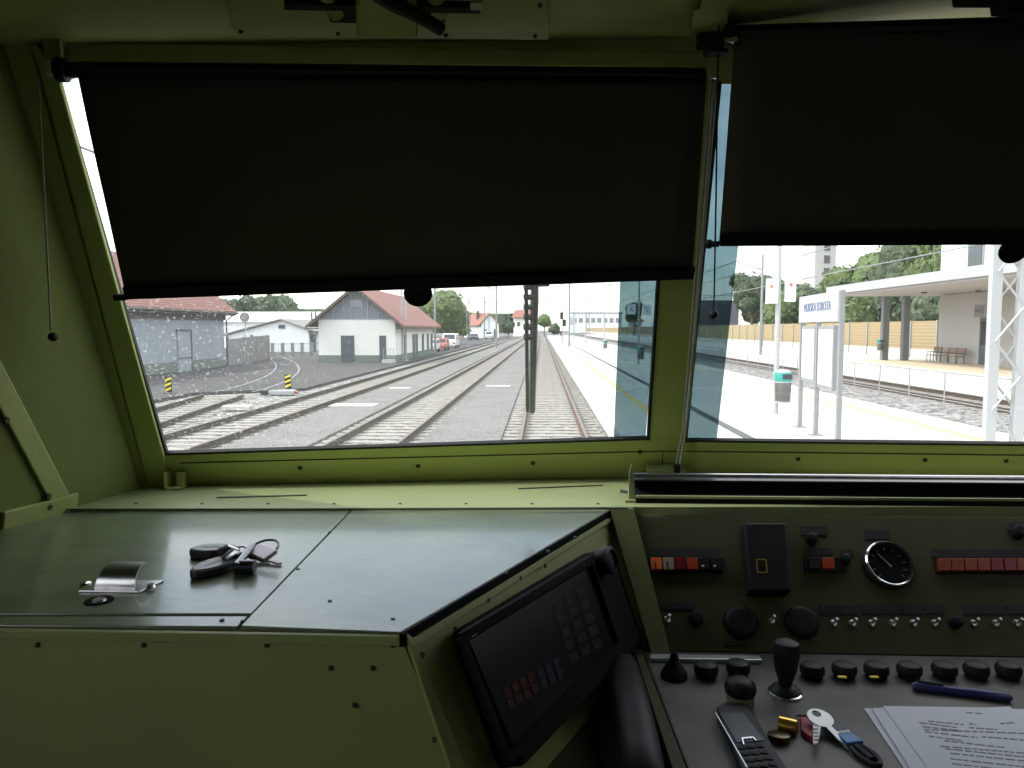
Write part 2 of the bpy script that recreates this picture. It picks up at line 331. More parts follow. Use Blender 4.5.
# ceiling, floor, rear walls
mb = MB(); e = CE1-CE0
A, B = CE0-e*.8+V((0, .06, -.0)), CE1+e*1.3+V((0, .06, 0)); bk = V((0, -1, .16))*2.7
mb.prism([A, B, B+bk, A+bk], V((0, 0, .04)))
struct(mb, 'ceiling', 'ceil')
mb = MB(); mb.box(-1.5, 1.9, -1.65, 1.5, 1.10, 1.15); struct(mb, 'floor', 'rubber')
mb = MB(); mb.box(1.8, 1.85, -1.6, 1.45, 1.15, 3.4)
struct(mb, 'wall_right', 'backwall')  # right and back walls, out of view, coloured dark to cut bounce
mb = MB(); mb.box(-1.5, 1.85, -1.65, -1.6, 1.15, 3.4); struct(mb, 'wall_back', 'backwall')
mb = MB(); mb.box(-1.1, 1.85, 1.42, 1.46, 1.15, SZ-.01); struct(mb, 'wall_front_lower', 'green')
# sill shelf
mb = MB()
mb.prism([G(-200, 600, SZ), G(35, 509, SZ), G(612, 507, SZ), G(1500, 507, SZ), G(1500, 470, SZ)+V((0, .1, 0)), G(600, 478, SZ), G(100, 480, SZ)+V((0, .1, 0)), G(-80, 500, SZ)], V((0, 0, -.02)))
mb2 = MB()
for (x0, y0), (x1, y1) in (((216, 498), (306, 495.5)), ((518, 489), (603, 485.5))):
    A, B = G(x0, y0, SZ+.0008), G(x1, y1, SZ+.0008); mb2.prism([A, B, B+V((0, .006, 0)), A+V((0, .006, 0))], V((0, 0, .0006)))
sl = thing('window_sill', 'pale green sheet metal sill with two slots below the windscreens', 'sill', (0, 1.2, SZ))
mb.build('shelf', 'greenl', sl); mb2.build('slot', 'seam', sl)
mb = MB(); A, B = G(20, 510, SZ), G(628, 509, SZ); mb.prism([A, B, B+V((0, .004, 0)), A+V((0, .004, 0))], V((0, 0, .0012))); mb.build('rear_gap', 'seam', sl)
mb = MB()
for i in range(9): mb.lathe(G(70+i*66, 504, SZ), (0, 0, 1), [(0, .003), (.0015, .002)], 8)
mb.build('rivet', 'screw', sl)
# guide rod bracket on the sill
br = thing('blind_rod_bracket', 'small green metal block at the foot of the middle window rods', 'bracket', tuple(G(665, 474, SZ)))
mb = MB(); A, B = on(646, 476, W1, .01), on(684, 476, W1, .01); C = on(684, 464, W1, .01); D = on(646, 464, W1, .01); mb.prism([A, B, C, D], W1[1]*.02); mb.build('block', 'greenl', br, bevel=.001)
mb = MB(); c = on(677, 469, W1, .035); mb.frame(c, (.005, 0, 0), (0, .005, 0), (0, 0, .009)); mb.build('clip', 'black', br)
br = thing('pillar_foot_bracket', 'small dark green angle bracket at the foot of the left window pillar', 'bracket', tuple(G(172, 488, SZ)))
mb = MB(); A = G(166, 489, SZ); mb.box(A.x, A.x+.03, A.y-.01, A.y+.02, SZ, SZ+.004); mb.box(A.x, A.x+.004, A.y-.01, A.y+.02, SZ, SZ+.03); mb.box(A.x+.018, A.x+.030, A.y, A.y+.012, SZ+.003, SZ+.028); mb.build('angle', 'green', br, bevel=.001)

# ------------------------------------------------------------------ side console
KZ = CZ-.275
ex = G(402, 630, KZ); ef = G(612, 509, KZ); lf = G(-150, 628, KZ); lb = G(35, 510, KZ); ll = G(-260, 600, KZ)
ex.y = lf.y = (ex.y+lf.y)/2
DF = plane3(ex, ef, P(456, 768, ex.y))
dv = (P(456, 768, ex.y)-ex); dv = dv/abs(dv.z)
con = thing('side_console', 'green sheet metal console with a flat worn top left of the driver desk', 'console', (-.4, .9, 1.15))
mb = MB(); h = .72
btm = [p+V((0, 0, -h)) for p in (lf, V((ex.x+dv.x*h, ex.y, ex.z)), V((ef.x+dv.x*h, ef.y, ef.z)), lb)]
tp = [lf, ex, ef, lb]; tp = [p-V((0, 0, .004)) for p in tp]
mb.add(tp+btm, [(0, 1, 2, 3), (7, 6, 5, 4), (0, 4, 5, 1), (1, 5, 6, 2), (2, 6, 7, 3), (3, 7, 4, 0)])
mb.build('body', 'green', con)
s1, s2 = G(352, 509.5, KZ), G(238, 627, KZ)
def inset(pts, z): return [V((p.x, p.y, z)) for p in pts]
mb = MB(); mb.prism(inset([s1+V((.002, 0, 0)), ef, ex, s2+V((.002, 0, 0))], KZ-.004), V((0, 0, .005))); mb.build('fixed_lid', 'lid', con, bevel=.0012, label='fixed right half of the console top')
g1, g2 = G(60, 614, KZ), G(251, 614, KZ)
mb = MB(); mb.prism(inset([lb, s1-V((.001, 0, 0)), g2, G(-160, 614, KZ)], KZ-.004), V((0, 0, .0045))); mb.build('hinged_lid', 'lid', con, bevel=.001, label='hinged left half of the console top')
mb = MB(); mb.prism(inset([G(-160, 616.5, KZ), G(247.5, 616.5, KZ), s2-V((.001, 0, 0)), lf], KZ-.004), V((0, 0, .0045))); mb.build('front_strip', 'lid', con, bevel=.001)
# edge trims
mb = MB(); mb.frame((lf+ex)/2+V((0, -.002, -.0055)), ((ex.x-lf.x)/2, 0, 0), (0, .003, 0), (0, 0, .0045)); mb.build('front_edge_trim', 'green', con, bevel=.001)
mb = MB(); dd = (ef-ex).normalized(); nn = DF[1]; mb.prism([ex-dd*.002, ef, ef-V((0, 0, .012)), ex-dd*.002-V((0, 0, .012))], nn*.004); mb.build('side_edge_trim', 'blackm', con)
mb = MB(); quadp(mb, DF, [(408, 640), (606, 519), (614, 519), (412, 648)], 0, .004)
quadp(mb, DF, [(402, 632), (412, 640), (470, 790), (455, 790)], 0, .004); mb.build('side_frame', 'green', con, bevel=.001)
def conscrew(c, n_, r_): q = MB(); q.lathe(c, n_, [(0, r_), (.002, r_*.7)], 8); q.build('screw', 'screw', con)
for x, y in ((38, 645), (144, 645), (267, 645), (393, 645), (331, 668), (373, 668), (355, 705)): conscrew(P(x, y, lf.y), (0, -1, 0), .0028)
for x, y in ((330, 533), (298, 570), (330, 602), (506, 574), (548, 552), (575, 538), (243, 622), (393, 620), (222, 621)): conscrew(G(x, y, KZ), (0, 0, 1), .0028)
for x, y in ((422, 655), (455, 629), (488, 600), (520, 578), (545, 566), (434, 740)): conscrew(on(x, y, DF, .003), DF[1], .0028)
# chromed pull handle and keyhole on the hinged lid
hb = MB(); A = G(80, 592, KZ); B = G(143, 592, KZ); yy = A.y; z = KZ+.0005
hb.prism([V((A.x, yy-.003, z)), V((B.x, yy-.003, z)), G(164, 582, z), G(90, 582, z)], V((0, 0, .0022)))
hp = hb.build('handle_plate', 'steel', con, bevel=.0006)
hb = MB(); x0, x1 = G(95, 590, KZ).x, G(137, 590, KZ).x; prof = []
for i in range(13):
    t = i/12*math.pi*.62; prof.append((yy+.004+(1-math.cos(t))*.022, KZ+.003+math.sin(t)*.021))
rings = []
for X in (x0, x1): rings.append([V((X+(q[1]-KZ)*(.25 if X == x0 else -.02), q[0], q[1])) for q in prof]+[V((X+(q[1]-KZ)*(.25 if X == x0 else -.02), q[0]+.0005, q[1]-.0022)) for q in prof[::-1]])
hb.loft(rings); hb.build('pull_handle', 'steel', con, smooth=True)
hb = MB(); hb.lathe(G(86, 586, KZ), (0, 0, 1), [(0, .006), (.004, .005), (.005, .002)], 12); hb.build('handle_screw', 'chrome', con); hb = MB(); hb.lathe(G(151, 587, KZ+.003), (0, 0, 1), [(0, .005), (.003, .004)], 12); hb.build('handle_screw', 'chrome', con)
hb = MB(); hb.lathe(G(99, 601, KZ+.0005), (0, 0, 1), [(0, .014), (.0015, .013)], 20); hb.build('key_hole_plate', 'blackm', con)
hb = MB(); hb.lathe(G(99, 600.6, KZ+.002), (0, 0, 1), [(0, .007), (.002, .006)], 16); hb.build('lock_core', 'steel', con)
# right end cheek of the console beside the desk
CH = MB(); CH.prism([G(610, 509, SZ), G(634, 509, SZ), V((.175, 1.0, CZ-.44)), V((.15, 1.0, CZ-.44))], V((0, 0, -.0)) + V((0, .05, -.003)))
CH.build('end_cheek', 'cheek', con)

# ------------------------------------------------------------------ instrument panel and desk
DZ = CZ-.44
ipt, ipb = 1.145, 1.02
IP = plane3(V((0, ipt, CZ-.28)), V((1, ipt, CZ-.28)), V((.5, ipb, DZ)))
ip = thing('instrument_panel', 'olive sloping instrument panel with gauge, lamps, knobs and toggle switches', 'control panel', (.8, 1.1, DZ))
mb = MB(); pl = on(632, 516, IP); pb = on(645, 656, IP); pr = V((1.6, ipt, CZ-.28)); pr2 = V((1.6, ipb, DZ)); p0 = V((pl.x, ipt, CZ-.28))
mb.prism([p0, pr, pr2, V((pb.x, ipb, DZ))], -IP[1]*.03); mb.build('face_plate', 'panel', ip, bevel=.001)
mb = MB(); mb.prism([V((.09, ipt+.002, CZ-.281)), V((p0.x-.002, ipt+.002, CZ-.281)), V((pb.x-.002, ipb+.002, DZ)), V((.145, ipb+.002, DZ))], -IP[1]*.03); mb.build('end_plate', 'cheek', ip)
def plate(par, pl, x0, x1, y0, y1, t=.003, m='label', name='label_plate', o=0, bev=.0006, **k):
    b = MB(); quadp(b, pl, [(x0, y0), (x1, y0), (x1+(y1-y0)*.08, y1), (x0+(y1-y0)*.08, y1)], o, o+t); return b.build(name, m, par, bevel=bev, **k)
plate(ip, IP, 648, 716, 548.5, 557.5); bb_ = plate(ip, IP, 647, 722, 558, 573.5, .004, 'black', 'lamp_strip')
for x0, x1, m_ in ((650, 660.5, 'orange'), (662, 672.5, 'cream'), (674, 684.5, 'dred'), (686, 696.5, 'ored'), (698, 708, 'black'), (709.5, 720, 'black')):
    lp = plate(ip, IP, x0, x1, 559.5, 571.5, .009, m_, 'lamp_button', .003, label={'orange': 'orange push button', 'cream': 'cream push button', 'dred': 'dark red push button', 'ored': 'orange-red push button', 'black': 'black push button'}[m_])
    if m_ in ('orange', 'cream'): plate(lp, IP, (x0+x1)/2-1, (x0+x1)/2+.8, 562, 569, .0005, 'ink', 'button_symbol', .0122, 0)
    if m_ == 'black': b = MB(); b.ball(on((x0+x1)/2, 566, IP, .012), .0017); b.build('indicator_dot', 'white', lp)
rr = plate(ip, IP, 740, 781, 530, 597, .028, 'black', 'selector_box', 0, .003)
b = MB(); wline(IP, [(756.5, 559.5), (766, 559.5), (767, 572.5), (757.5, 572.5), (756.5, 559.5)], .0285, .0014, .0006, b); b.build('box_symbol', mat('box_symbol_yellow', (.30, .20, .02), .6), rr)
plate(ip, IP, 739, 758, 525, 533, .002)
plate(ip, IP, 800, 826, 526, 536, .002); plate(ip, IP, 804, 832, 548, 556, .002)
plate(ip, IP, 803, 843, 558, 573, .005, 'black', 'lamp_strip'); plate(ip, IP, 807, 818, 560, 571, .01, 'tgrey', 'lamp_button', .004); plate(ip, IP, 820, 832, 560, 571, .01, 'ored', 'lamp_button', .004, label='orange-red push button')
plate(ip, IP, 841, 853, 549, 556, .002)
plate(ip, IP, 864, 888, 530, 540, .002); plate(ip, IP, 931, 1060, 549, 558, .002); plate(ip, IP, 934, 1060, 559, 574, .005, 'black', 'lamp_strip')
for i in range(8): plate(ip, IP, 936+i*13, 948+i*13, 560.5, 572.5, .009, 'dred' if i in (4, 5) else mat('lamp_red_%d' % i, (.22, .035, .012), .4), 'lamp_button', .004)
plate(ip, IP, 1006, 1060, 522, 531, .002); plate(ip, IP, 659, 694, 602.5, 610, .002)
for i in range(6): plate(ip, IP, 819+i*21, 838+i*21, 605, 614.5, .002)
for i in range(5): plate(ip, IP, 962+i*22, 982+i*22, 605, 614.5, .002)
plate(ip, IP, 724, 745, 641, 646, .002)
def toggle(x, y, bright=True):
    c = on(x, y, IP); n = IP[1]; b = MB(); b.lathe(c, n, [(0, .0055), (.003, .005), (.004, .003)], 12)
    t = b.build('toggle_switch', 'steel', ip, smooth=True)
    b = MB(); b.tube([c+n*.003, c+n*.012+V((.002, 0, .004))], [.0014, .0022]); b.build('switch_lever', 'alu', t, smooth=True)
for x in (833, 852, 871, 892, 913, 934, 973, 995, 1016, 1038): toggle(x, 624)
toggle(667, 620); toggle(771, 621)
def knob(x, y, r, name='rotary_knob', h=.018, m='black', pl=None, par=None, lip=True):
    pl = pl or IP; par = par or ip
    c = on(x, y, pl); n = pl[1]; b = MB(); b.lathe(c, n, [(0, r*.95), (.002, r), (h*.7, r*.92), (h*.95, r*.8), (h, r*.6)], 28); return b.build(name, m, par, smooth=True)
knob(740, 623, .0235, 'round_cover', .012); knob(801, 623, .0235, 'round_cover', .012); knob(695, 620, .0105); knob(810, 541, .008); knob(843, 562, .008); knob(954, 624, .008); knob(1016, 534, .01)
gp = on(887, 566, IP); b = MB(); n = IP[1]
b.lathe(gp, n, [(0, .035), (.008, .036), (.011, .033), (.010, .029), (.004, .029)], 40); ga = b.build('gauge', 'black', ip, smooth=True, label='round black dial with chrome bezel')
b = MB(); b.lathe(gp+n*.008, n, [(0, .0335), (.004, .034), (.006, .0322), (.0055, .031), (.001, .0308)], 40, cap=False); b.build('bezel', 'chrome', ga, smooth=True)
b = MB(); b.lathe(gp+n*.004, n, [(0, .029), (.001, .029)], 32); b.build('dial_face', 'blackm', ga)
b = MB(); u = V((1, 0, 0)); v_ = n.cross(u).normalized()
for k in range(11):
    a_ = math.radians(225-27*k); d_ = u*math.cos(a_)+v_*math.sin(a_)*(1 if v_.z > 0 else -1); b.tube([gp+n*.0055+d_*.021, gp+n*.0055+d_*.026], .0006, 4)
b.build('tick_marks', mat('dial_tick', (.25, .25, .22), .6), ga)
b = MB(); d_ = u*-.6+v_*(.8 if v_.z > 0 else -.8); b.tube([gp+n*.007-d_*.005, gp+n*.007+d_*.021], [.0014, .0005], 6); b.build('needle', mat('dial_needle', (.35, .33, .28), .6), ga)
# desk
desk = thing('control_desk', 'grey laminate driver desk top with a row of black knobs along its back', 'desk', (.8, .8, 1.15))
def D(x, y, z=0): return G(x, y, DZ+z)
dl = D(645, 657); df = D(700, 800)
mb = MB(); mb.prism([V((dl.x, ipb, DZ)), V((1.6, ipb, DZ)), V((1.6, .55, DZ)), V((df.x+.01, .55, DZ)), df], V((0, 0, -.025))); mb.build('desk_top', 'desk', desk, bevel=.003)
mb = MB(); mb.prism([V((-.2, ipb+.06, DZ-.03)), V((dl.x-.006, ipb+.06, DZ-.03)), V((df.x-.006, .55, DZ-.03)), V((-.2, .55, DZ-.03))], V((0, 0, -.02))); mb.build('lower_shelf', 'panel', desk)
mb = MB(); mb.prism([V((dl.x-.012, ipb, DZ+.001)), V((dl.x-.002, ipb, DZ+.001)), df+V((-.002, 0, .001)), df+V((-.016, 0, .001))], V((0, 0, -.04))); mb.build('edge_frame', 'panel', desk)
mb = MB(); mb.box(dl.x, 1.6, .60, .62, 1.15, DZ-.025); mb.box(-.06, dl.x, .80, .82, 1.15, DZ-.05); mb.build('front_panel', 'panel', desk)
mb = MB(); a = D(650, 661); mb.box(a.x, D(760, 661).x, a.y-.004, a.y+.01, DZ, DZ+.006); mb.build('rear_lip', 'alu', desk, bevel=.001)
def mush(x, y, rr, prof, name='push_knob', m='black'):
    b = MB(); b.lathe(D(x, y), (0, 0, 1), [(a*.001, r*.001) for a, r in prof], 24); return b.build(name, m, desk, smooth=True)
low = [(0, 13), (4, 13), (6, 15), (12, 15.5), (17, 13), (19, 8)]
for i, x in enumerate((706, 738, 812, 844, 876, 909, 944, 976, 1008, 1040)):
    k_ = mush(x, 677 if x != 738 else 675, 0, low)
    if i in (3, 4): b = MB(); c = D(x-1, 677, .0195); b.box(c.x-.006, c.x+.004, c.y-.002, c.y+.002, DZ+.0186, DZ+.0202); b.build('pointer_mark', 'yellow', k_)
mush(674, 677, 0, [(0, 17), (6, 16.5), (12, 13), (20, 7), (30, 4.5), (33, 2)], 'cone_knob')
mush(740, 704, 0, [(0, 16), (12, 16)], 'button_collar', 'cream'); bk_ = mush(740, 704, 0, [(12, 15), (14, 17.5), (20, 18.5), (26, 17), (30, 12), (31, 4)], 'dome_button')
b = MB(); js = D(785, 694); b.lathe(js, (0, 0, 1), [(0, .018), (.006, .018), (.010, .014), (.012, .008)], 28); jb = b.build('joystick', 'black', desk, smooth=True, label='upright black joystick')
b = MB(); b.lathe(js, (0, 0, 1), [(0, .020), (.003, .020), (.004, .018)], 28); b.build('base_ring', 'chrome', jb, smooth=True)
b = MB(); b.lathe(js+V((0, 0, .01)), (0.02, .04, 1), [(0, .007), (.008, .009), (.02, .013), (.036, .0155), (.047, .016), (.053, .014), (.056, .008)], 24); b.build('grip', 'black', jb, smooth=True)
# ------------------------------------------------------------------ display on the diagonal face
ds = thing('display_unit', 'black tilted display box with rows of soft keys on the console side', 'display', tuple(on(540, 660, DF)))
b = MB(); quadp(b, DF, [(450, 632), (582, 554), (592, 552), (622, 644), (616, 652), (498, 770)], .0, .03); b.build('housing', 'blackm', ds, bevel=.004)
b = MB(); wline(DF, [(458, 638), (588, 560), (617, 645), (505, 760), (458, 638)], .03, .008, .006, b); b.build('front_bezel', 'blackm', ds)
b = MB(); quadp(b, DF, [(468, 641), (584, 570), (610, 644), (512, 745)], .030, .0315); sc_ = b.build('screen', 'screen', ds)
def cell(x, y, w, h, m_):
    b = MB(); dx, dy = .86, -.51
    quadp(b, DF, [(x, y), (x+w*dx, y+w*dy), (x+w*dx+h*.3, y+w*dy+h*.95), (x+h*.3, y+h*.95)], .0316, .0322); b.build('screen_key', m_, sc_)
for r_ in range(2):
    for c_ in range(4): cell(503+c_*8+r_*3.5, 690-c_*5+r_*11, 6.5, 9, 'tred')
    for c_ in range(3): cell(536+c_*8+r_*3.5, 670-c_*5+r_*11, 6.5, 9, 'tblue')
for c_ in range(3):
    for r_ in range(5): cell(552+c_*12+r_*4, 604-c_*7+r_*13, 9, 9, 'tgrey')
b = MB()
for x, y in ((474, 632), (590, 563)): c = on(x, y, DF, .031); b.frame(c, dd*.009, DF[1]*.003, DF[1].cross(dd)*.002)
b.build('retaining_clip', 'steel', ds)
b = MB(); c = on(600, 562, DF, .030); b.lathe(c, DF[1], [(0, .017), (.012, .019), (.018, .018), (.020, .013), (.016, .012)], 28); b.build('round_speaker', 'black', ds, smooth=True)
# ------------------------------------------------------------------ telephone handset
hs = thing('telephone_handset', 'black curved telephone handset standing left of the driver desk', 'handset', tuple(G(635, 770, DZ-.03)))
rings = []
for i in range(17):
    t = i/16; px = 616+t*28; py = 676+t*150; c = G(px, py, DZ-.03); hgt = .012+.042*math.sin(math.pi*min(1, .10+t*.8)) ; wd = .025-.003*math.sin(math.pi*t)
    th = .012 if 3 < i < 13 else .017
    if i in (0, 16): wd *= .7; th *= .6
    rings.append([c+V((math.cos(q*2*math.pi/14)*wd, 0, hgt+math.sin(q*2*math.pi/14)*th)) for q in range(14)])
b = MB(); b.loft(rings); b.build('grip', 'black', hs, smooth=True)
b = MB(); c = G(618, 690, DZ-.03); b.lathe(c, (0, 0, 1), [(0, .026), (.018, .026), (.022, .02)], 24); b.build('earpiece', 'black', hs, smooth=True)
b = MB(); c = G(632, 772, DZ-.03); b.frame(c+V((.0, .04, .004)), (.034, 0, 0), (.0, .13, 0), (0, 0, .004)); b.build('cradle', 'blackm', hs, bevel=.003)

# ------------------------------------------------------------------ mobile phone, keys, papers, pen
def flat_obj(par, pts, z, t, name, m_, bev=.001, **k):
    b = MB(); b.prism([G(x, y, z) for x, y in pts], (0, 0, t)); return b.build(name, m_, par, bevel=bev, **k)
ph = thing('mobile_phone', 'black push-button mobile phone lying on the grey desk', 'phone', tuple(D(748, 745)))
q = [(716, 717), (723, 712.5), (742, 712), (749, 716), (786, 778), (783, 790), (752, 792), (744, 786)]
flat_obj(ph, q, DZ, .012, 'body', 'black', .003)
flat_obj(ph, [(720, 713.5), (743, 713), (764, 741), (737, 743)], DZ+.012, .0008, 'screen', 'screen', 0)
b = MB(); A, B = G(715.5, 713, DZ+.0115), G(747, 768, DZ+.0115); b.tube([A, (A+B)/2, B], .0011, 6); b.build('side_trim', 'alu', ph)
b = MB()
pz = DZ+.0135
for a_, c_ in (((744, 745), (742, 738.5)), ((742, 738.5), (753, 737.5)), ((753, 737.5), (756, 741))): b.tube([G(*a_, pz), G(*c_, pz)], .001, 6)
b.build('key_surround', 'chrome', ph)
kb = None
for r_ in range(5):
    for c_ in range(3):
        x = 741+r_*4.4+c_*9.2; y = 748+r_*6.2-c_*.9
        if kb is None: kb0 = G(x, y, DZ+.0123); b = MB(); b.frame(kb0, (.0042, 0, 0), (0, .0026, 0), (0, 0, .0009)); kb = b.build('keypad_key', 'tgrey', ph, bevel=.0005)
        else: copychild(kb, ph, G(x, y, DZ+.0123)-kb0)
def keyshape(par, c, d, L, m_, name='key', z=0, r=.012):
    c, d = V(c), V(d).normalized(); s = V((-d.y, d.x, 0)); n = d.cross(s).normalized(); s = n.cross(d)
    b = MB(); N = 20; ro = []; ri = []
    for i in range(N): a_ = i*2*math.pi/N; ro.append(c+d*math.cos(a_)*r+s*math.sin(a_)*r); ri.append(c-d*r*.45+d*math.cos(a_)*r*.36+s*math.sin(a_)*r*.36)
    for i in range(N):
        j = (i+1) % N; q4 = [ro[i], ro[j], ri[j], ri[i]]; q5 = [p+n*.002 for p in q4]
        b.add(q4+q5, [(0, 1, 2, 3), (7, 6, 5, 4), (0, 4, 5, 1), (2, 6, 7, 3)])
    # bow to blade with cut teeth
    bl = [c+d*r*.9-s*.0035, c+d*(L*.55)-s*.0035, c+d*(L*.62)-s*.0018, c+d*(L*.7)-s*.0038, c+d*(L*.78)-s*.0015, c+d*(L*.86)-s*.0034, c+d*L, c+d*(L*.97)+s*.0035, c+d*r*.9+s*.0035]
    b.prism(bl, n*.002); return b.build(name, m_, par, label=None)
def ringmb(c, r, t, nrm):
    b = MB(); nrm = V(nrm).normalized(); u = nrm.cross(V((0, 1, 0.01))).normalized(); v2 = nrm.cross(u)
    b.tube([V(c)+(u*math.cos(i*math.pi/14)+v2*math.sin(i*math.pi/14))*r for i in range(29)], t, 8, cap=False); return b
# bunch by the phone
kr = thing('key_bunch', 'keys with brass padlock, red tag and blue strap fob on the desk beside the phone', 'keys', tuple(D(815, 735)))
kc = D(806, 716, .008); ringmb(kc, .011, .0012, (0, .5, 1)).build('split_ring', 'chrome', kr, smooth=True)
b = MB(); c = D(788, 726, .007); b.lathe(c, (1, -.5, 0), [(-.010, .007), (-.009, .009), (.009, .009), (.010, .007)], 20); b.build('brass_cylinder', 'brass', kr, smooth=True, label='shiny brass cylinder')
b = MB(); c = D(779, 736, .004); b.lathe(c, (0, .2, 1), [(-.003, .010), (-.002, .012), (.002, .012), (.003, .010)], 20, sx=1.1); b.build('dark_disc', mat('old_bronze', (.12, .09, .05), .3, .9), kr, smooth=True)
flat_obj(kr, [(800, 722), (812, 719), (816, 733), (812, 743), (801, 735)], DZ, .006, 'red_tag', 'redtag', .001)
tg = flat_obj(kr, [(813, 722), (817, 721), (821, 727), (818, 745), (813, 745)], DZ+.009, .002, 'white_tag', 'white', .0005)
b = MB()
for k in range(4): A = G(815.5+.3*k, 729+k*3.6, DZ+.0115); b.frame(A, (.0022, 0, 0), (0, .0007, 0), (0, 0, .0002))
b.build('tag_print', 'ink', tg)
keyshape(kr, D(820, 719, .012), D(844, 744, .003)-D(820, 719, .012), .060, mat('worn_nickel', (.42, .43, .44), .45, .8), r=.014)
b = MB(); A, B = D(826, 722, .003), D(872, 760, .003); d_ = (B-A).normalized(); s_ = V((-d_.y, d_.x, 0))
def strap(t0, t1, w0, w1, m_, nm):
    bb = MB(); L = (B-A).length; pts = [A+d_*L*t0-s_*w0, A+d_*L*t1-s_*w1, A+d_*L*t1+s_*w1, A+d_*L*t0+s_*w0]; bb.prism(pts, V((0, 0, .005))); return bb.build(nm, m_, kr, bevel=.0015)
strap(0, .40, .007, .009, mat('navy_strap', (.01, .03, .07), .5), 'strap'); strap(.40, .66, .009, .010, 'blue', 'blue_band')
bb = MB(); L = (B-A).length
for k in range(4): bb.frame(A+d_*L*(.40)+s_*(-.006+.004*k)+V((0, 0, .0052)), s_*.0013, d_*.002, V((0, 0, .0003)))
bb.build('band_print', 'white', kr)
bb = MB(); cpt = A+d_*L*.86; bb.tube([cpt+d_*math.cos(i*math.pi/10)*.020+s_*math.sin(i*math.pi/10)*.009 for i in range(21)], .0028, 8, cap=False); bb.tube([A+d_*L*.64, A+d_*L*1.0], .004, 8); bb.build('loop', 'black', kr, smooth=True)
# keys on the console
kk = thing('key_ring', 'bunch of keys with two dark oval fobs on the green console top', 'keys', tuple(G(235, 562, KZ)))
def fob(p0, p1, w, nm, z=.001):
    A, B = G(*p0, KZ+z), G(*p1, KZ+z); d = (B-A).normalized(); s = V((-d.y, d.x, 0)); L = (B-A).length
    pts = []
    for i in range(24):
        a_ = i*2*math.pi/24; x = math.cos(a_); wf = 1-.28*x if x > 0 else 1
        pts.append((A+B)/2+d*x*L/2+s*math.sin(a_)*w/2*wf)
    b = MB(); b.prism(pts, V((0, 0, .010))); o_ = b.build(nm, 'leather', kk, bevel=.0025, label='flat dark oval fob')
    b = MB(); c = (A+B)/2; b.prism([c+(p-c)*.88+V((0, 0, .0101)) for p in pts], V((0, 0, .0006))); b.build('fob_face', 'fobtop', o_)
    b = MB()
    for k in range(5): q_ = A+d*L*(.28+.07*k)+V((0, 0, .0109)); b.frame(q_, d*.0025, s*.0008, V((0, 0, .0002)))
    b.build('fob_print', 'leather', o_); return o_
fob((190, 556), (240, 555), .034, 'oval_fob'); fob((192, 580), (243, 561), .034, 'oval_fob')
b = MB()
for p0, p1 in (((218, 552), (238, 551)), ((224, 559), (240, 554))):
    A, B = G(*p0, KZ+.014), G(*p1, KZ+.013); b.tube([A, A*.5+B*.5+V((0, 0, .004)), B], [.004, .005, .003], 8)
b.build('fob_clasp', 'steel', kk, smooth=True)
ringmb(G(240, 551, KZ+.009), .008, .0012, (0, -.5, 1)).build('small_ring', 'steel', kk, smooth=True)
ringmb(G(263, 549, KZ+.015), .0185, .0015, (-.15, -.35, 1)).build('split_ring', mat('dark_steel', (.18, .16, .18), .3, .9), kk, smooth=True)
b = MB(); b.tube([G(236, 566, KZ+.012), G(253, 546, KZ+.016)], .0042, 10); b.build('square_key_shaft', mat('gun_metal', (.16, .15, .17), .25, .9), kk, smooth=True)
b = MB(); b.lathe(G(235, 567, KZ+.0085), (1, .04, 0), [(0, .006), (.001, .008), (.022, .008), (.023, .006)], 20); b.build('tube_key', mat('gun_metal_tube', (.10, .10, .12), .25, .9), kk, smooth=True)
b = MB(); c = G(262, 553, KZ+.013); b.frame(c, V((.015, -.012, -.001)), V((.006, .008, .004)), V((0, -.0005, .0025))); b.build('key_head', mat('pinkish_nickel', (.42, .36, .37), .4, .8), kk, bevel=.003)
keyshape(kk, G(261, 558, KZ+.004), V((.6, -.35, -.05)), .034, mat('key_bronze', (.25, .17, .16), .35, .9), 'key', r=.010)
# papers
def sheet(pts, z, lab, lines=None):
    t = thing('paper_sheet', lab, 'paper', tuple(G(*pts[0], z)), 'papers lying on the driver desk')
    b = MB(); b.prism([G(x, y, z) for x, y in pts], (0, 0, .0007)); b.build('sheet', 'paper', t)
    if lines:
        b = MB()
        for (x0, y0, x1, y1) in lines:
            x = x0
            while x < x1:
                wd = random.uniform(4, 11); xe = min(x+wd, x1); ya = y0+(y1-y0)*(x-x0)/(x1-x0); yb = y0+(y1-y0)*(xe-x0)/(x1-x0)
                b.prism([G(x, ya, z+.0008), G(xe, yb, z+.0008), G(xe, yb+1.2, z+.0008), G(x, ya+1.2, z+.0008)], (0, 0, .0001)); x = xe+random.uniform(1, 2.2)
        b.build('printed_lines', 'paperink', t)
sheet([(864, 709), (885, 708), (930, 790), (925, 800)], DZ+.0005, 'lowest white sheet sticking out at the left of the paper pile')
sheet([(1004, 709), (1090, 712), (1130, 800), (990, 800)], DZ+.0014, 'white sheet showing at the right corner of the paper pile')
sheet([(872, 709), (1010, 708), (1070, 800), (930, 800)], DZ+.0024, 'middle white sheet just left of the printed top sheet')
L_ = [(928, 720.5, 964, 724), (969, 723, 976, 724), (1000, 723, 1015, 722), (919, 722, 958, 727), (969, 727, 997, 729), (922, 726, 960, 730), (924, 729, 1030, 733), (925, 731, 978, 737), (982, 736, 1030, 740), (929, 735.5, 962, 740), (944, 740, 1005, 747), (940, 745.5, 1030, 753), (945, 748, 1030, 757), (950, 752.5, 1030, 761), (950, 758, 1030, 767), (952, 763, 1030, 772), (966, 712, 982, 713)]
sheet([(883, 706.5), (990, 708), (1010, 707), (1075, 800), (950, 800)], DZ+.0034, 'top white sheet printed with lines of text', L_)
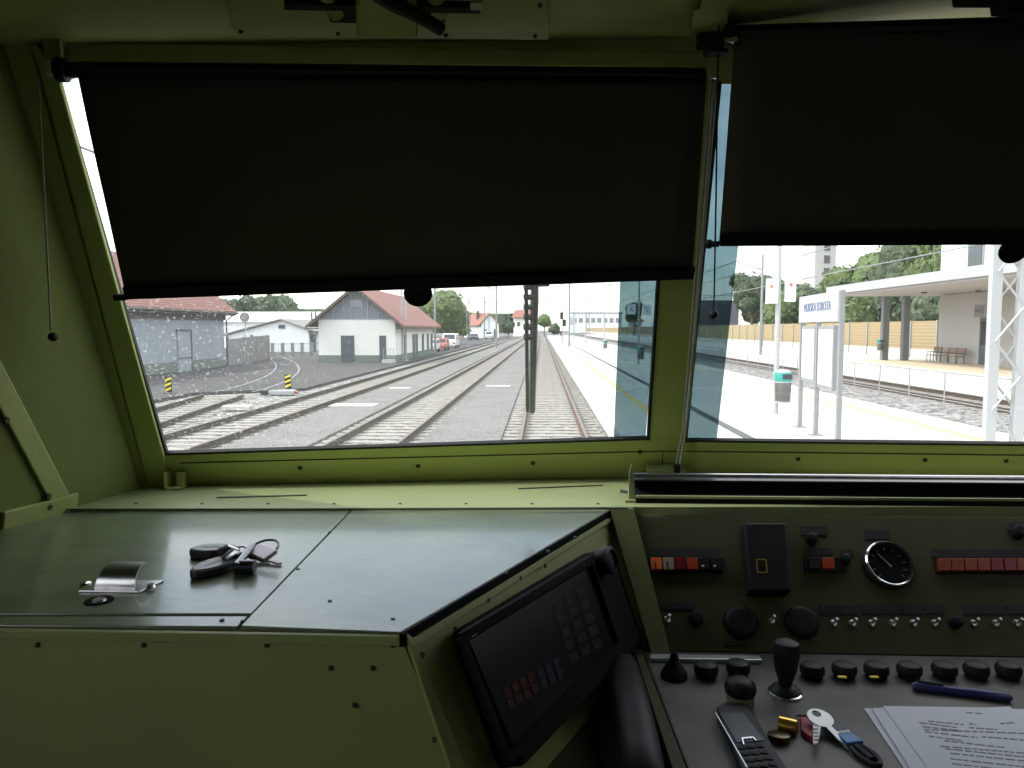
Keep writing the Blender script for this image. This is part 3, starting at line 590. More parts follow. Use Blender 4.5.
pn = thing('ballpoint_pen', 'dark blue ballpoint pen lying behind the papers', 'pen', tuple(D(960, 692)))
A, B = D(912, 686, .005), D(1012, 698, .005); b = MB(); b.tube([A, A.lerp(B, .03), A.lerp(B, .5), A.lerp(B, .55), A.lerp(B, .96), B], [.003, .0055, .005, .0055, .0055, .003], 10); b.build('barrel', 'pen', pn, smooth=True)
b = MB(); b.tube([A.lerp(B, .05)+V((0, 0, .007)), A.lerp(B, .32)+V((0, 0, .006))], .0013, 6); b.build('clip', 'black', pn)

# ------------------------------------------------------------------ long curved tray on the sill
tr = thing('document_trough', 'long glossy dark metal trough along the sill above the instruments', 'tray', tuple(G(800, 500, SZ)))
y0 = G(640, 503, SZ).y
prof = [(y0, SZ+.002), (y0+.004, SZ+.014), (y0-.006, SZ+.017), (y0+.010, SZ+.010), (y0+.045, SZ+.012), (y0+.070, SZ+.022), (y0+.085, SZ+.040), (y0+.083, SZ+.052), (y0+.074, SZ+.057), (y0+.062, SZ+.052)]
prof = [(y0+.0, SZ+.016), (y0+.010, SZ+.008), (y0+.035, SZ+.006), (y0+.055, SZ+.014), (y0+.066, SZ+.030), (y0+.068, SZ+.042), (y0+.062, SZ+.050), (y0+.050, SZ+.052), (y0+.040, SZ+.046)]
prof = [(a_, SZ+(c_-SZ)*.62) for a_, c_ in prof]
th = .002
xs_, xe_ = G(634, 500, SZ).x, 1.5
def ringp(X): return [V((X, a_, c_)) for a_, c_ in prof]+[V((X, a_-.0005, c_-th)) for a_, c_ in prof[::-1]]
b = MB(); b.loft([ringp(xs_), ringp(xe_)]); b.build('curved_sheet', mat('gloss_dark_sheet', (.02, .022, .022), .22, .3, coat=.5), tr, smooth=True)
b = MB(); b.tube([(xs_, y0+.055, SZ+.0335), (xe_, y0+.055, SZ+.0335)], .0035, 8); b.build('top_edge', 'steel', tr, smooth=True)
b = MB(); b.box(xs_, xe_, y0-.003, y0+.001, SZ+.008, SZ+.0125); b.build('front_edge', 'greenl', tr, bevel=.0008, label='pale front edge')
b = MB(); b.box(xs_, xe_, y0-.002, y0, SZ-.012, SZ+.009); b.build('apron', 'blackm', tr)
b = MB(); X = xs_-.010
b.prism([V((X, y0+.01, SZ+.001)), V((X+.0005, y0+.008, SZ+.045)), V((X+.0045, y0+.010, SZ+.060)), V((X+.0085, y0+.012, SZ+.045)), V((X+.011, y0+.010, SZ+.001))], (0, .0025, 0)); b.build('end_tab', 'greenl', tr, bevel=.0005)
b = MB(); b.prism([V((X-.006, y0, SZ)), V((X+.012, y0, SZ)), V((X+.012, y0+.02, SZ)), V((X-.002, y0+.02, SZ))], (0, 0, .004)); b.build('foot_bracket', 'greenl', tr)
b = MB(); b.tube([V((X+.0, y0+.018, SZ+.012)), V((X-.012, y0+.02, SZ+.014))], .0035, 8); b.build('wing_screw', 'steel', tr)

# ------------------------------------------------------------------ blinds
def blind(pl, tl, tr_, br_, bl_, lab, barh, tab, name='roller_blind'):
    t = thing(name, lab, 'blind', tuple(on((tl[0]+tr_[0])/2, tl[1], pl, .045)))
    o = .045; A, B, C, D_ = on(*tl, pl, o), on(*tr_, pl, o), on(*br_, pl, o), on(*bl_, pl, o)
    n = pl[1]; N = 24; K = 10; vs = []; 
    for k in range(K+1):
        for i in range(N+1):
            p = A.lerp(B, i/N).lerp(D_.lerp(C, i/N), k/K); p = p+n*(.0012*noise.noise(p*6)*4*math.sin(math.pi*k/K)); vs.append(p)
    W_ = N+1; fr = [(k*W_+i, k*W_+i+1, (k+1)*W_+i+1, (k+1)*W_+i) for k in range(K) for i in range(N)]
    b = MB(); b.add(vs, fr); o2 = len(vs); fab = b.build('fabric', 'fabric', t, smooth=True); sm = fab.modifiers.new('thick', 'SOLIDIFY'); sm.thickness = .0008
    dy = (A-D_).normalized()
    b = MB(); b.tube([A-dy*.008-n*.012, B-dy*.008-n*.012], .013, 16); b.build('roller_tube', 'bar', t, smooth=True)
    b = MB(); b.prism([D_-dy*.001, C-dy*.001, C+dy*barh, D_+dy*barh], n*.008); b.build('bottom_bar', 'bar', t, bevel=.002)
    if tab:
        c = on(*tab[:2], pl, o+.004); b = MB(); b.lathe(c, n, [(0, tab[2]), (.003, tab[2])], 28); b.build('pull_tab', 'blackm', t)
    return t, (A, B, C, D_, n, dy)
t1, g_ = blind(W1, (76, 68), (707, 74), (692, 277), (126, 297), 'wide black roller blind pulled down over the left windscreen', .018, (418, 293, .0205))
A, B, C, D_, n, dy = g_
b = MB(); b.lathe(A-dy*.004-n*.008, (A-B), [(0, .009), (.014, .009), (.015, .014), (.026, .014), (.028, .010)], 20); hw = b.build('end_mount', 'black', t1, smooth=True)
b = MB(); q_ = on(60, 70, W1, .02); b.frame(q_, (.012, 0, 0), (0, .012, 0), (0, 0, .008)); b.build('mount_bracket', 'alu', t1, bevel=.001)
b = MB(); b.tube([D_+(D_-C).normalized()*.0, D_+(D_-C).normalized()*.016], .005, 8); b.build('guide_end', 'black', t1)
def cordball(par, pl, pts, ball, r=.0012, off=.05, m_='cord', br=.006):
    b = MB(); b.tube([on(x, y, pl, off) for x, y in pts], r, 6); c_ = b.build('pull_cord', m_, par)
    b = MB(); c = on(*ball, pl, off); b.ball(c, br); b.build('cord_ball', 'black', c_, smooth=True)
cordball(t1, W1, [(38, 80), (42, 150), (46, 230), (51, 330)], (53, 337), off=.10, br=.0065)
t2, g_ = blind(W2, (735, 31), (1500, 8), (1420, 240), (719, 244), 'black roller blind pulled halfway down over the right windscreen', .018, (1013, 250, .0190))
A, B, C, D_, n, dy = g_
b = MB(); b.lathe(A-dy*.004-n*.008, (A-B), [(0, .012), (.004, .018), (.012, .018), (.014, .01)], 16); b.build('end_mount', 'black', t2, smooth=True)
b = MB(); q_ = on(730, 41, W2, .05); b.frame(q_, (.008, 0, 0), (0, .006, 0), (0, 0, .003)); b.build('mount_clip', 'chrome', t2)
b = MB(); q_ = on(716, 40, W2, .03); b.frame(q_, (.014, 0, 0), (0, .01, 0), (0, 0, .018)); b.frame(on(707, 40, W2, .035), (.012, 0, 0), (0, .008, 0), (0, 0, .010)); b.build('mount_bracket', 'black', t2, bevel=.001)
b = MB(); b.tube([D_, D_+(D_-C).normalized()*.020], .0045, 8); b.ball(D_+(D_-C).normalized()*.014, .007); b.build('guide_end', 'black', t2)
cordball(t2, W2, [(719, 25), (717.5, 85), (716, 200), (714, 308)], (713.5, 314.5), off=.06, m_='black', br=.0075)
gr = thing('blind_guide_rod', 'pale thin guide rod running down the middle pillar, left of its pair', 'rod', tuple(on(675, 470, W1, .03)), 'guide rods on the middle pillar')
b = MB(); b.tube([on(712, 80, W1, .02), on(697, 260, W1, .02), on(683, 430, W1, .02), on(675.5, 468, W1, .03)], .0022, 8); b.build('rod', 'cord', gr, smooth=True)
gr = thing('blind_guide_rod', 'pale thin guide rod running down the middle pillar, right of its pair', 'rod', tuple(on(680, 470, W1, .03)), 'guide rods on the middle pillar')
b = MB(); b.tube([on(716, 80, W1, .024), on(701, 260, W1, .024), on(687, 420, W1, .024), on(679, 472, W1, .034)], .0025, 8); b.build('rod', 'cord', gr, smooth=True)
# ------------------------------------------------------------------ ceiling fittings
def C_(x, y, o=0): return on(x, y, CE, o)
def cplate(mbx, px, o0, t): mbx.prism([C_(x, y, o0) for x, y in px], CE[1]*t)
b = MB(); cplate(b, [(222, -40), (545, -40), (548, 38), (238, 34), (232, 26)], 0, .003); cp = tag(b.build('ceiling_plate', 'ceil', bevel=.001), 'flat olive cover plate screwed to the ceiling above the left blind', 'plate')
b = MB()
for x, y in ((241, 31), (535, 36), (338, 33), (540, 5), (446, 35)): b.lathe(C_(x, y, .003), CE[1], [(0, .003), (.003, .002)], 8)
b.build('screw', 'screw', cp)
b = MB(); cplate(b, [(702, -5), (733, -6), (733, 4), (700, 6)], .0, .004); cplate(b, [(694, 8), (728, 6), (728, 30), (690, 34)], 0, .002); tag(b.build('ceiling_bracket', 'green'), 'small raised green plate where the two windscreens meet the ceiling', 'bracket')
lt = thing('ceiling_latch', 'black and olive sliding latch with a lever on the ceiling', 'latch', tuple(C_(380, 5)))
b = MB(); cplate(b, [(284, -3), (480, 1), (480, 7), (284, 3)], .015, .008); cplate(b, [(325, 0), (356, 1), (356, 15), (330, 14)], .006, .01); cplate(b, [(414, 2), (445, 3), (445, 14), (414, 14)], .006, .01); b.build('slide_bar', 'black', lt)
b = MB(); cplate(b, [(355, -12), (416, -11), (416, 22), (356, 21)], .004, .02); b.build('housing_plate', 'ceil', lt, bevel=.002)
b = MB(); cplate(b, [(359, 23), (417, 24), (417, 27), (360, 26)], .002, .012); b.build('lower_rim', 'black', lt)
b = MB(); b.lathe(C_(384, 2, .024), CE[1], [(0, .028), (.006, .026), (.007, .02)], 24); b.build('pivot_disc', 'ceil', lt, smooth=True)
b = MB(); b.tube([C_(376, -6, .034), C_(394, 3, .038), C_(420, 17, .042), C_(441, 29, .044)], [.008, .009, .007, .0075], 10); b.build('lever', 'black', lt, smooth=True)
b = MB(); 
for x in (331, 437): b.lathe(C_(x, 2, .012), CE[1].cross(V((1, 0, 0))), [(-.02, .010), (.02, .010)], 16)
b.build('guide_roller', 'ceil', lt, smooth=True)
b = MB(); cplate(b, [(470, -2), (482, -2), (482, 5), (470, 5)], .024, .006); b.build('end_stop', 'steel', lt)
lt = thing('ceiling_bracket', 'black stepped bracket on the ceiling above the right blind', 'bracket', tuple(C_(1000, 0)))
b = MB(); cplate(b, [(950, -12), (1100, -12), (1100, 1), (952, 0)], .01, .01); cplate(b, [(988, -5), (1100, -5), (1100, 10), (990, 9)], .02, .01); cplate(b, [(1008, 5), (1100, 5), (1100, 18), (1010, 17)], .03, .01); b.build('stepped_plate', 'black', lt, bevel=.001)
# ------------------------------------------------------------------ wiper (outside)
wp = thing('windscreen_wiper', 'black wiper parked upright outside the left windscreen', 'wiper', tuple(on(532, 410, W1, -.06)))
b = MB(); b.tube([on(535, 270, W1, -.075), on(534.5, 300, W1, -.075), on(532, 412, W1, -.055)], [.006, .0070, .006], 8); b.build('arm', mat('wiper_grey', (.05, .05, .045), .5), wp, smooth=True)
b = MB(); quadp(b, W1, [(524.5, 286), (528.2, 286), (529.2, 412), (526, 412)], -.045, -.05); b.build('blade', 'rubber', wp)
b = MB()
for i in range(6): quadp(b, W1, [(523.8, 287+i*10), (532.5, 287+i*10), (532.5, 290+i*10), (523.8, 290+i*10)], -.05, -.06)
b.build('blade_carrier', 'black', wp)
b = MB(); quadp(b, W1, [(520, 276), (553, 276), (549, 286.5), (524, 287.5)], -.06, -.075); b.build('pivot_mount', 'black', wp)

# ================================================================== OUTDOORS
mb = MB(); mb.box(-300, 300, -60, 1200, -1.2, -.22); struct(mb, 'ground', 'ground')
mb = MB(); mb.prism([V((-120, 8, -.2)), V((-13.6, 8, -.2)), V((-13.6, 29.2, -.2)), V((-10.0, 31.5, -.2)), V((-10.0, 260, -.2)), V((-120, 260, -.2))], (0, 0, .16)); struct(mb, 'yard', 'asphalt')
# fine paths between the tracks and white ballast beds
for nm, x0, x1 in (('path', -6.9, -5.1), ('path', -2.75, -.95)):
    mb = MB(); mb.box(x0, x1, 5, 420, -.23, -.10); struct(mb, nm, 'path')
for i, (x0, x1) in enumerate(((-10.1, -6.9), (-5.1, -2.75), (-.95, 1.6), (9.3, 17.1))):
    mb = MB(); mb.box(x0, x1, 5, 420, -.23, -.165)
    tag(mb.build('ballast', 'ballast'), ['white stone ballast under the track nearest the yard', 'white stone ballast under the middle left track', 'white stone ballast under the track straight ahead', 'white stone ballast beyond the platform on the right'][i], 'ballast', kind='stuff')
mb = MB(); mb.prism([V((-16, 10, -.21)), V((-10.1, 10, -.21)), V((-10.1, 31.6, -.21)), V((-13.6, 29.2, -.21)), V((-16, 29, -.21))], (0, 0, .045))
tag(mb.build('ballast', 'ballast'), 'white stone ballast around the dead-end siding by the striped markers', 'ballast', kind='stuff')
# ---- tracks
def railprof():
    return [(-.036, 0), (.036, 0), (.036, -.035), (.010, -.050), (.010, -.125), (.07, -.14), (.07, -.15), (-.07, -.15), (-.07, -.14), (-.010, -.125), (-.010, -.050), (-.036, -.035)]
def rail(par, path, m_, mt):
    rings = []
    for i, p in enumerate(path):
        t = (V(path[min(i+1, len(path)-1)])-V(path[max(i-1, 0)])).normalized(); s = V((t.y, -t.x, 0))
        rings.append([V(p)+s*a+V((0, 0, c)) for a, c in railprof()])
    b = MB(); b.loft(rings); r_ = b.build('rail', m_, par)
    r_.data.materials.append(M[mt])
    for p in r_.data.polygons:
        if p.normal.z > .9 and p.center.z > -.01-ORG[par.name][2]: p.material_index = 1
    return r_
SL = None
def track(X, lab, y0=12, y1=400, n=100, sl='sleeper', m_='rustd', step=.6, z=0):
    global SL
    t = thing('railway_track', lab, 'track', (X, y0, z-.2))
    for s in (-.75, .75): rail(t, [(X+s, y0, z), (X+s, y1, z)], m_, 'railtop')
    first = None
    for k in range(n):
        y = y0+1+k*step
        if first is None:
            b = MB(); b.box(X-1.2, X+1.2, y-.13, y+.13, z-.24, z-.145); first = b.build('sleeper', sl, t)
        else: copychild(first, t, (0, k*step, 0))
    b = MB(); k = n
    while y0+1+k*step < 190: y = y0+1+k*step; b.box(X-1.2, X+1.2, y-.13, y+.13, z-.24, z-.145); k += 1
    tag(b.build('sleeper', sl, t), kind='stuff')
    return t
track(.27, 'rusty railway track running straight ahead of the windscreen', m_='rust')
track(-3.85, 'railway track left of the one straight ahead')
track(-8.0, 'railway track along the edge of the asphalt yard')
track(15.1, 'railway track between the platform railing and the station building', sl='sleeper')
sd_ = thing('siding_track', 'short curved siding ending at the yard between two striped markers', 'track', (-13, 18, -.2))
def sx(y): return -8.9-(max(0, y-8)/22)**1.2*2.9-.5
pth = [(-11.95-(y-28)*.14, y, 0) for y in [7+i*1.5 for i in range(15)]]
for s in (-.75, .75): rail(sd_, [(p[0]+s, p[1], 0) for p in pth], 'rustd', 'railtop')
for k in range(34):
    y = 9+k*.6; X = -11.95-(y-28)*.14; b = MB(); b.box(X-1.2, X+1.2, y-.12, y+.12, -.24, -.145) if k == 0 else None
    if k == 0: f0 = b.build('sleeper', 'sleeper', sd_); X0 = X
    else: copychild(f0, sd_, (X-X0, k*.6, 0))
sr = thing('embedded_rails', 'pair of shiny rails set in the asphalt curving across the yard', 'track', (-15, 40, -.1))
for s in (-.75, .75):
    b = MB(); rings = []
    for i in range(20):
        y = 29.5+i*1.9; X = -12.15-((y-29.5)/21)**1.5*5.0+s; rings.append([V((X-.035, y, -.039)), V((X+.035, y, -.039)), V((X+.035, y, -.028)), V((X-.035, y, -.028))])
    b.loft(rings); b.build('rail', 'gpaint', sr)
# ---- platform
mb = MB(); mb.box(1.62, 9.25, 3, 240, -.25, .35); struct(mb, 'platform', 'conc')
mb = MB(); mb.box(1.55, 1.95, 3, 240, .30, .358); mb.box(9.0, 9.28, 3, 240, .30, .358); struct(mb, 'platform_edge', 'concedge')
mb = MB(); mb.box(2.62, 2.80, 3, 240, .35, .354); mb.box(8.2, 8.36, 3, 240, .35, .354); struct(mb, 'safety_line', 'yline')
mb = MB(); mb.box(3.86, 4.08, 3, 240, .35, .356); struct(mb, 'drainage_channel', 'drain')
mb = MB(); mb.box(17.1, 27, 3, 300, -.25, .35); struct(mb, 'far_platform', 'conc')
mb = MB(); mb.box(20.5, 26, 10, 54, .35, .356); struct(mb, 'station_paving', 'creamfloor')
# ---- railing between platform and far track
fe = thing('metal_railing', 'thin white metal railing beside the far track', 'railing', (13.2, 30, -.1))
b = MB(); b.tube([(13.2, 15, 1.02), (13.2, 130, 1.02)], .018, 6); b.build('top_rail', 'galv', fe)
b = MB(); b.tube([(13.2, 15, .12), (13.2, 130, .12)], .016, 6); b.build('bottom_rail', 'galv', fe)
f0 = None
for k in range(46):
    y = 15.8+k*2.4
    if k == 0: b = MB(); b.tube([(13.2, y, -.22), (13.2, y, 1.02)], .022, 6); f0 = b.build('post', 'galv', fe)
    else: copychild(f0, fe, (0, k*2.4, 0))
# ---- platform lamp posts
def lamp(X, Y, lab, h=6.0):
    t = thing('platform_lamp', lab, 'lamp post', (X, Y, .35), 'lamp posts along the platform')
    b = MB(); b.lathe((X, Y, .35), (0, 0, 1), [(0, .11), (.02, .11), (.03, .07), (h, .05)], 12); b.build('pole', 'wpaint', t, smooth=True)
    b = MB(); b.tube([(X-.1, Y, .35+h), (X+.9, Y, .45+h)], .03, 8); b.build('arm', 'wpaint', t)
    b = MB(); b.frame((X+.8, Y, .43+h), (.35, 0, .03), (0, .12, 0), (0, 0, .05)); b.build('lamp_head', 'galv', t, bevel=.01); return t
lamp(5.76, 18.9, 'nearest platform lamp post, carrying a litter bin and white sign boards')
lamp(5.67, 45, 'lamp post in the darker strip of the left windscreen, between two numbered boards')
lamp(5.67, 70, 'third lamp post along the platform, just left of the darker strip')
lamp(5.67, 100, 'fourth lamp post along the platform, farther off than the third')
lamp(5.67, 135, 'farthest platform lamp post, close to the vanishing rails')
def board(X, Y, z, w, h, ang, lab, body=None, mark=False, px_=None):
    t = thing('sign_board', lab, 'sign', (X, Y, z)); ca, sa = math.cos(ang), math.sin(ang); u = V((ca, sa, 0))
    b = MB(); b.frame((X, Y, z+h/2), u*w/2, V((-sa, ca, 0))*.02, V((0, 0, h/2))); b.build('board', 'wwall', t, bevel=.004)
    M4 = basis(V((X, Y, z+h*.52))-V((-sa, ca, 0))*.022, u, (0, 0, 1))
    if body: text(body, h*.62, M4, 'board_number', 'ink', t)
    if mark: b = MB(); b.lathe(V((X, Y, z+h*.7))-V((-sa, ca, 0))*.021, V((sa, -ca, 0)), [(0, .045), (.003, .045)], 14); b.build('red_symbol', 'redm', t)
    b = MB(); b.tube([(X-u.x*w/2, Y-u.y*w/2, z+h+.02), (X+u.x*w/2, Y+u.y*w/2, z+h+.02)], .012, 6); b.tube([(px_[0], px_[1], z+h+.02), (X, Y, z+h+.02)], .014, 6); b.build('hanger', 'galv', t)
board(5.56, 18.75, 3.06, .30, .58, -.7, 'white sign board on the left side of the nearest lamp post', mark=True, px_=(5.76, 18.9))
board(6.00, 18.75, 3.10, .30, .58, .35, 'white sign board on the right side of the nearest lamp post', mark=True, px_=(5.76, 18.9))
board(5.19, 44.8, 3.30, .52, .56, 0, 'white board with number left of the lamp post in the darker strip', '2', px_=(5.67, 45))
board(6.10, 44.8, 3.25, .55, .56, 0, 'white board with number right of the lamp post in the darker strip', '2', px_=(5.67, 45))
def bin_(X, Y, z, lab, sc=1):
    t = thing('litter_bin', lab, 'bin', (X, Y, z))
    b = MB(); b.lathe((X, Y, z), (0, 0, 1), [(0, .16), (.05, .18), (.48, .195), (.50, .19)], 20); b.build('bin_body', 'mesh', t, smooth=True)
    b = MB(); b.lathe((X, Y, z), (0, 0, 1), [(.0, .185), (.035, .19)], 20); b.lathe((X, Y, z), (0, 0, 1), [(.49, .2), (.52, .2)], 20); b.build('rim', 'wpaint', t, smooth=True)
    b = MB(); b.lathe((X, Y, z), (0, 0, 1), [(.52, .205), (.545, .21), (.72, .21), (.735, .20)], 24); ba = b.build('teal_band', 'teal', t, smooth=True)
    b = MB()
    for a0 in (-150, -30):
        pass
    b.loft([[V((X+.213*math.cos(math.radians(a_)), Y+.213*math.sin(math.radians(a_)), z+zz)) for a_ in range(-110, -19, 10)] for zz in (.575, .695)], closed=False, cap=False); b.build('dark_label', 'ink', ba)
    b = MB(); b.lathe((X, Y, z), (0, 0, 1), [(.735, .19), (.78, .16), (.80, .08)], 20); b.build('lid', 'wpaint', t, smooth=True)
    b = MB(); b.tube([(X-.16, Y, z+.25), (X-.10, Y, z+.25)], .02, 6); b.build('clamp', 'galv', t)
bin_(5.84, 18.62, .66, 'teal-banded litter bin on the nearest lamp post')
bin_(5.78, 44.8, .66, 'litter bin on the lamp post in the darker strip')
bin_(5.78, 69.8, .66, 'litter bin on the third lamp post of the platform')
# ---- station name sign
sg = thing('station_sign', 'white station name board on posts with two information panels', 'sign', (5.43, 15, .35))
S0, S1 = V((5.50, 16.35, 0)), V((5.27, 13.65, 0)); du = (S1-S0).normalized(); nl = V((-du.y, du.x, 0)); nl = nl if nl.x < 0 else -nl
for t_, nm in ((0, 'post'), (.46, 'post'), (1, 'post')):
    c = S0.lerp(S1, t_); b = MB(); b.frame((c.x, c.y, .35+1.35), (.04, 0, 0), (0, .04, 0), (0, 0, 1.35 if t_ < 1 else 1.42)); b.frame((c.x, c.y, .36), (.12, 0, 0), (0, .10, 0), (0, 0, .01)); b.build(nm, 'gpaint', sg)
c = (S0+S1)/2; b = MB(); b.frame((c.x+nl.x*.05, c.y, 2.84), du*1.37, nl*.025, V((0, 0, .27))); nb = b.build('name_board', 'wpaint', sg, bevel=.004)
M4 = basis(V((c.x+nl.x*.078, c.y, 2.86)), du, (0, 0, 1)); text('MURSKA SOBOTA', .235, M4, 'board_lettering', 'sblue', nb)
for a_, z0, z1 in ((.05, 1.37, 2.5), (.51, 1.32, 2.5)):
    p0, p1 = S0.lerp(S1, a_), S0.lerp(S1, a_+.38); cc = (p0+p1)/2; b = MB(); b.frame((cc.x, cc.y, (z0+z1)/2), (p1-p0)/2, nl*.04, V((0, 0, (z1-z0)/2))); bd = b.build('info_panel', 'gpaint', sg, bevel=.005)
    b = MB(); b.frame((cc.x+nl.x*.042, cc.y, (z0+z1)/2), (p1-p0)/2*.86, nl*.004, V((0, 0, (z1-z0)/2*.88))); b.build('poster_face', 'white', bd)
# ---- lattice masts
def mast(X, Y, lab, h=8, w=.34, leg=.10, z=.35, grp='steel lattice masts'):
    pm_ = 'wpaint' if Y < 60 else 'gpaint'
    t = thing('lattice_mast', lab, 'mast', (X, Y, z), grp)
    for sx_ in (-1, 1):
        b = MB(); b.frame((X+sx_*w, Y, z+h/2), (leg/2, 0, 0), (0, min(leg, .05), 0), (0, 0, h/2)); b.build('upright', pm_, t)
    st_ = .48 if Y < 20 else .62; b = MB(); n = int(h/st_); s = 1
    for k in range(n):
        z0 = z+k*st_; x0, x1 = (X-w, X+w) if s > 0 else (X+w, X-w)
        b.tube([(x0, Y-.05, z0), (x1, Y-.05, z0+st_)], .017, 4); b.tube([(x1, Y+.05, z0), (x0, Y+.05, z0+st_)], .017, 4); s = -s
    b.build('lattice_bracing', pm_, t)
    b = MB(); b.box(X-w-.15, X+w+.15, Y-.3, Y+.3, z, z+.06); b.build('footing', 'slab', t); return t
mast(6.49, 10.9, 'near white lattice mast at the right end of the platform view', 8, .19, .14)
mast(-10.75, 59, 'lattice mast at the corner of the cream warehouse', 8, .15, .12, -.05)
mast(-11.2, 115, 'left lattice mast of the nearer wire portal', 7, .2, .08, -.05)
mast(-11.5, 165, 'left lattice mast of the farther wire portal', 7, .2, .08, -.05)
mast(6.9, 115, 'right lattice mast of the nearer wire portal', 6.6, .2, .08)
mast(6.9, 165, 'right lattice mast of the farther wire portal', 6.6, .2, .08)
for Y, z, lab in ((115, 6.35, 'steel beam of the nearer wire portal'), (165, 6.6, 'steel beam of the farther wire portal')):
    b = MB(); b.box(-11.4, 7.1, Y-.06, Y+.06, z-.06, z+.04); b.box(-11.4, 7.1, Y-.06, Y+.06, z+.27, z+.36)
    for k in range(30): x = -11.3+k*.62; b.tube([(x, Y, z), (x+.62, Y, z+.27)], .015, 4)
    tag(b.build('portal_beam', 'gpaint'), lab, 'beam')
def pole(X, Y, h, lab, arm=2.0, z=-.05):
    t = thing('catenary_pole', lab, 'pole', (X, Y, z), 'slim overhead line poles')
    b = MB(); b.tube([(X, Y, z), (X, Y, z+h)], [.13, .09], 8); b.build('pole', 'gpaint', t)
    b = MB(); b.tube([(X, Y, z+h-1.2), (X+arm, Y, z+h-.6)], .045, 6); b.tube([(X, Y, z+h-.2), (X+arm, Y, z+h-.6)], .03, 6); b.build('cantilever', 'gpaint', t)
pole(-11.0, 78, 8.5, 'slim overhead pole beside the red parked car')
pole(-10.6, 140, 8.5, 'slim overhead pole between the two left portal masts')
pole(-6.0, 100, 8.8, 'slim overhead pole left of the wiper between the left tracks', -1.8)
pole(3.2, 90, 8.2, 'slim overhead pole on the platform side, left of the signal', -1.8, .35)
pole(4.6, 128, 8.2, 'slim overhead pole on the platform side, right of the signal', -1.8, .35)
pole(17.6, 62, 8.0, 'slim overhead pole on the far platform', -2, .35)
pole(17.6, 100, 8.0, 'far slim overhead pole on the far platform', -2, .35)
for i, (X, z, lab) in enumerate(((.27, 5.6, 'contact wire over the track straight ahead'), (-3.85, 5.6, 'contact wire over the middle left track'), (-8, 5.6, 'contact wire over the yard-side track'), (14.35, 5.25, 'contact wire over the far right track'), (14.5, 6.6, 'upper carrying wire over the far right track'), (10.6, 6.2, 'bare wire between platform and far right track'))):
    b = MB(); b.tube([(X, 6, z), (X, 60, z-.1), (X, 115, z), (X, 300, z)], .025, 4); tag(b.build('overhead_wire', 'gpaint'), lab, 'wire')
# ---- signal
st = thing('railway_signal', 'black two-headed railway signal on a mast beside the platform', 'signal', (2.9, 108, .35))
b = MB(); b.tube([(2.9, 108, .35), (2.9, 108, 5.4)], .07, 8); b.build('mast', 'galv', st)
for x, z in ((2.75, 4.3), (3.15, 3.3)):
    b = MB(); b.box(x-.22, x+.22, 107.7, 107.9, z-.5, z+.5); h_ = b.build('signal_head', 'black', st, bevel=.03)
    b = MB(); b.lathe((x, 107.7, z+.2), (0, -1, 0), [(0, .1), (.15, .11)], 12); b.build('lens_hood', 'blackm', h_)
b = MB(); b.box(3.7, 4.7, 108, 108.3, 3.0, 4.1); tag(b.build('white_cabinet', 'wpaint', bevel=.02), 'white box standing right of the railway signal', 'box') 
b = MB(); b.box(4.15, 4.25, 108.1, 108.2, .35, 3.0); bpy.data.objects['white_cabinet']['label'] = 'raised white box right of the railway signal'; b.build('leg', 'galv', bpy.data.objects['white_cabinet'])
# ---- striped markers, slabs, switch box
def marker(X, Y, lab):
    t = thing('striped_marker', lab, 'marker', (X, Y, -.13), 'yellow and black markers at the yard edge')
    b = MB(); b.box(X-.13, X+.13, Y-.02, Y+.02, .0, .58); p_ = b.build('panel', 'blackm', t, bevel=.01)
    b = MB()
    for k in range(3): z0 = .03+k*.19; b.prism([V((X-.12, Y-.024, z0)), V((X+.12, Y-.024, z0+.10)), V((X+.12, Y-.024, z0+.19)), V((X-.12, Y-.024, z0+.09))], (0, .003, 0))
    b.build('yellow_stripe', 'ystripe', p_)
    b = MB(); b.tube([(X, Y+.03, -.13), (X, Y+.03, .3)], .03, 6); b.build('stake', 'galv', t); b = MB(); b.box(X-.25, X+.25, Y-.1, Y+.15, -.14, -.04); b.build('base', 'slab', t)
marker(-14.4, 28.7, 'striped yellow and black marker nearer the left pillar'); marker(-10.4, 30.7, 'striped yellow and black marker at the siding end, right one')
def slab(px, py, w, l, lab):
    c = G(px, py, -.1); b = MB(); b.box(c.x-w/2, c.x+w/2, c.y-l/2, c.y+l/2, -.12, -.085); tag(b.build('concrete_cover', 'slab', bevel=.01), lab, 'slab')
slab(354, 405, 1.5, .9, 'long white concrete cover between the two left tracks'); slab(498, 386, 1.1, .6, 'small white concrete cover on the path beside the centre track')
slab(400, 388, .9, .6, 'white concrete cover farther along between the left tracks')
c = G(238, 409, -.1); b = MB(); b.box(c.x-.45, c.x+.45, c.y-.2, c.y+.2, -.13, .02); tag(b.build('white_block', 'slab', bevel=.02), 'small white concrete block beside the siding', 'block')
c = G(284, 394, -.1); sw = thing('switch_box', 'low grey point machine beside the striped marker', 'switch box', (c.x, c.y, -.13))
b = MB(); b.box(c.x-.55, c.x+.45, c.y-.2, c.y+.2, -.13, .05); b.build('case', 'galv', sw, bevel=.03); b = MB(); b.box(c.x-.9, c.x-.6, c.y-.12, c.y+.12, -.13, .04); b.build('motor', 'black', sw, bevel=.02); b = MB(); b.ball((c.x+.52, c.y, -.04), .07); b.build('red_lamp', 'carred', sw)
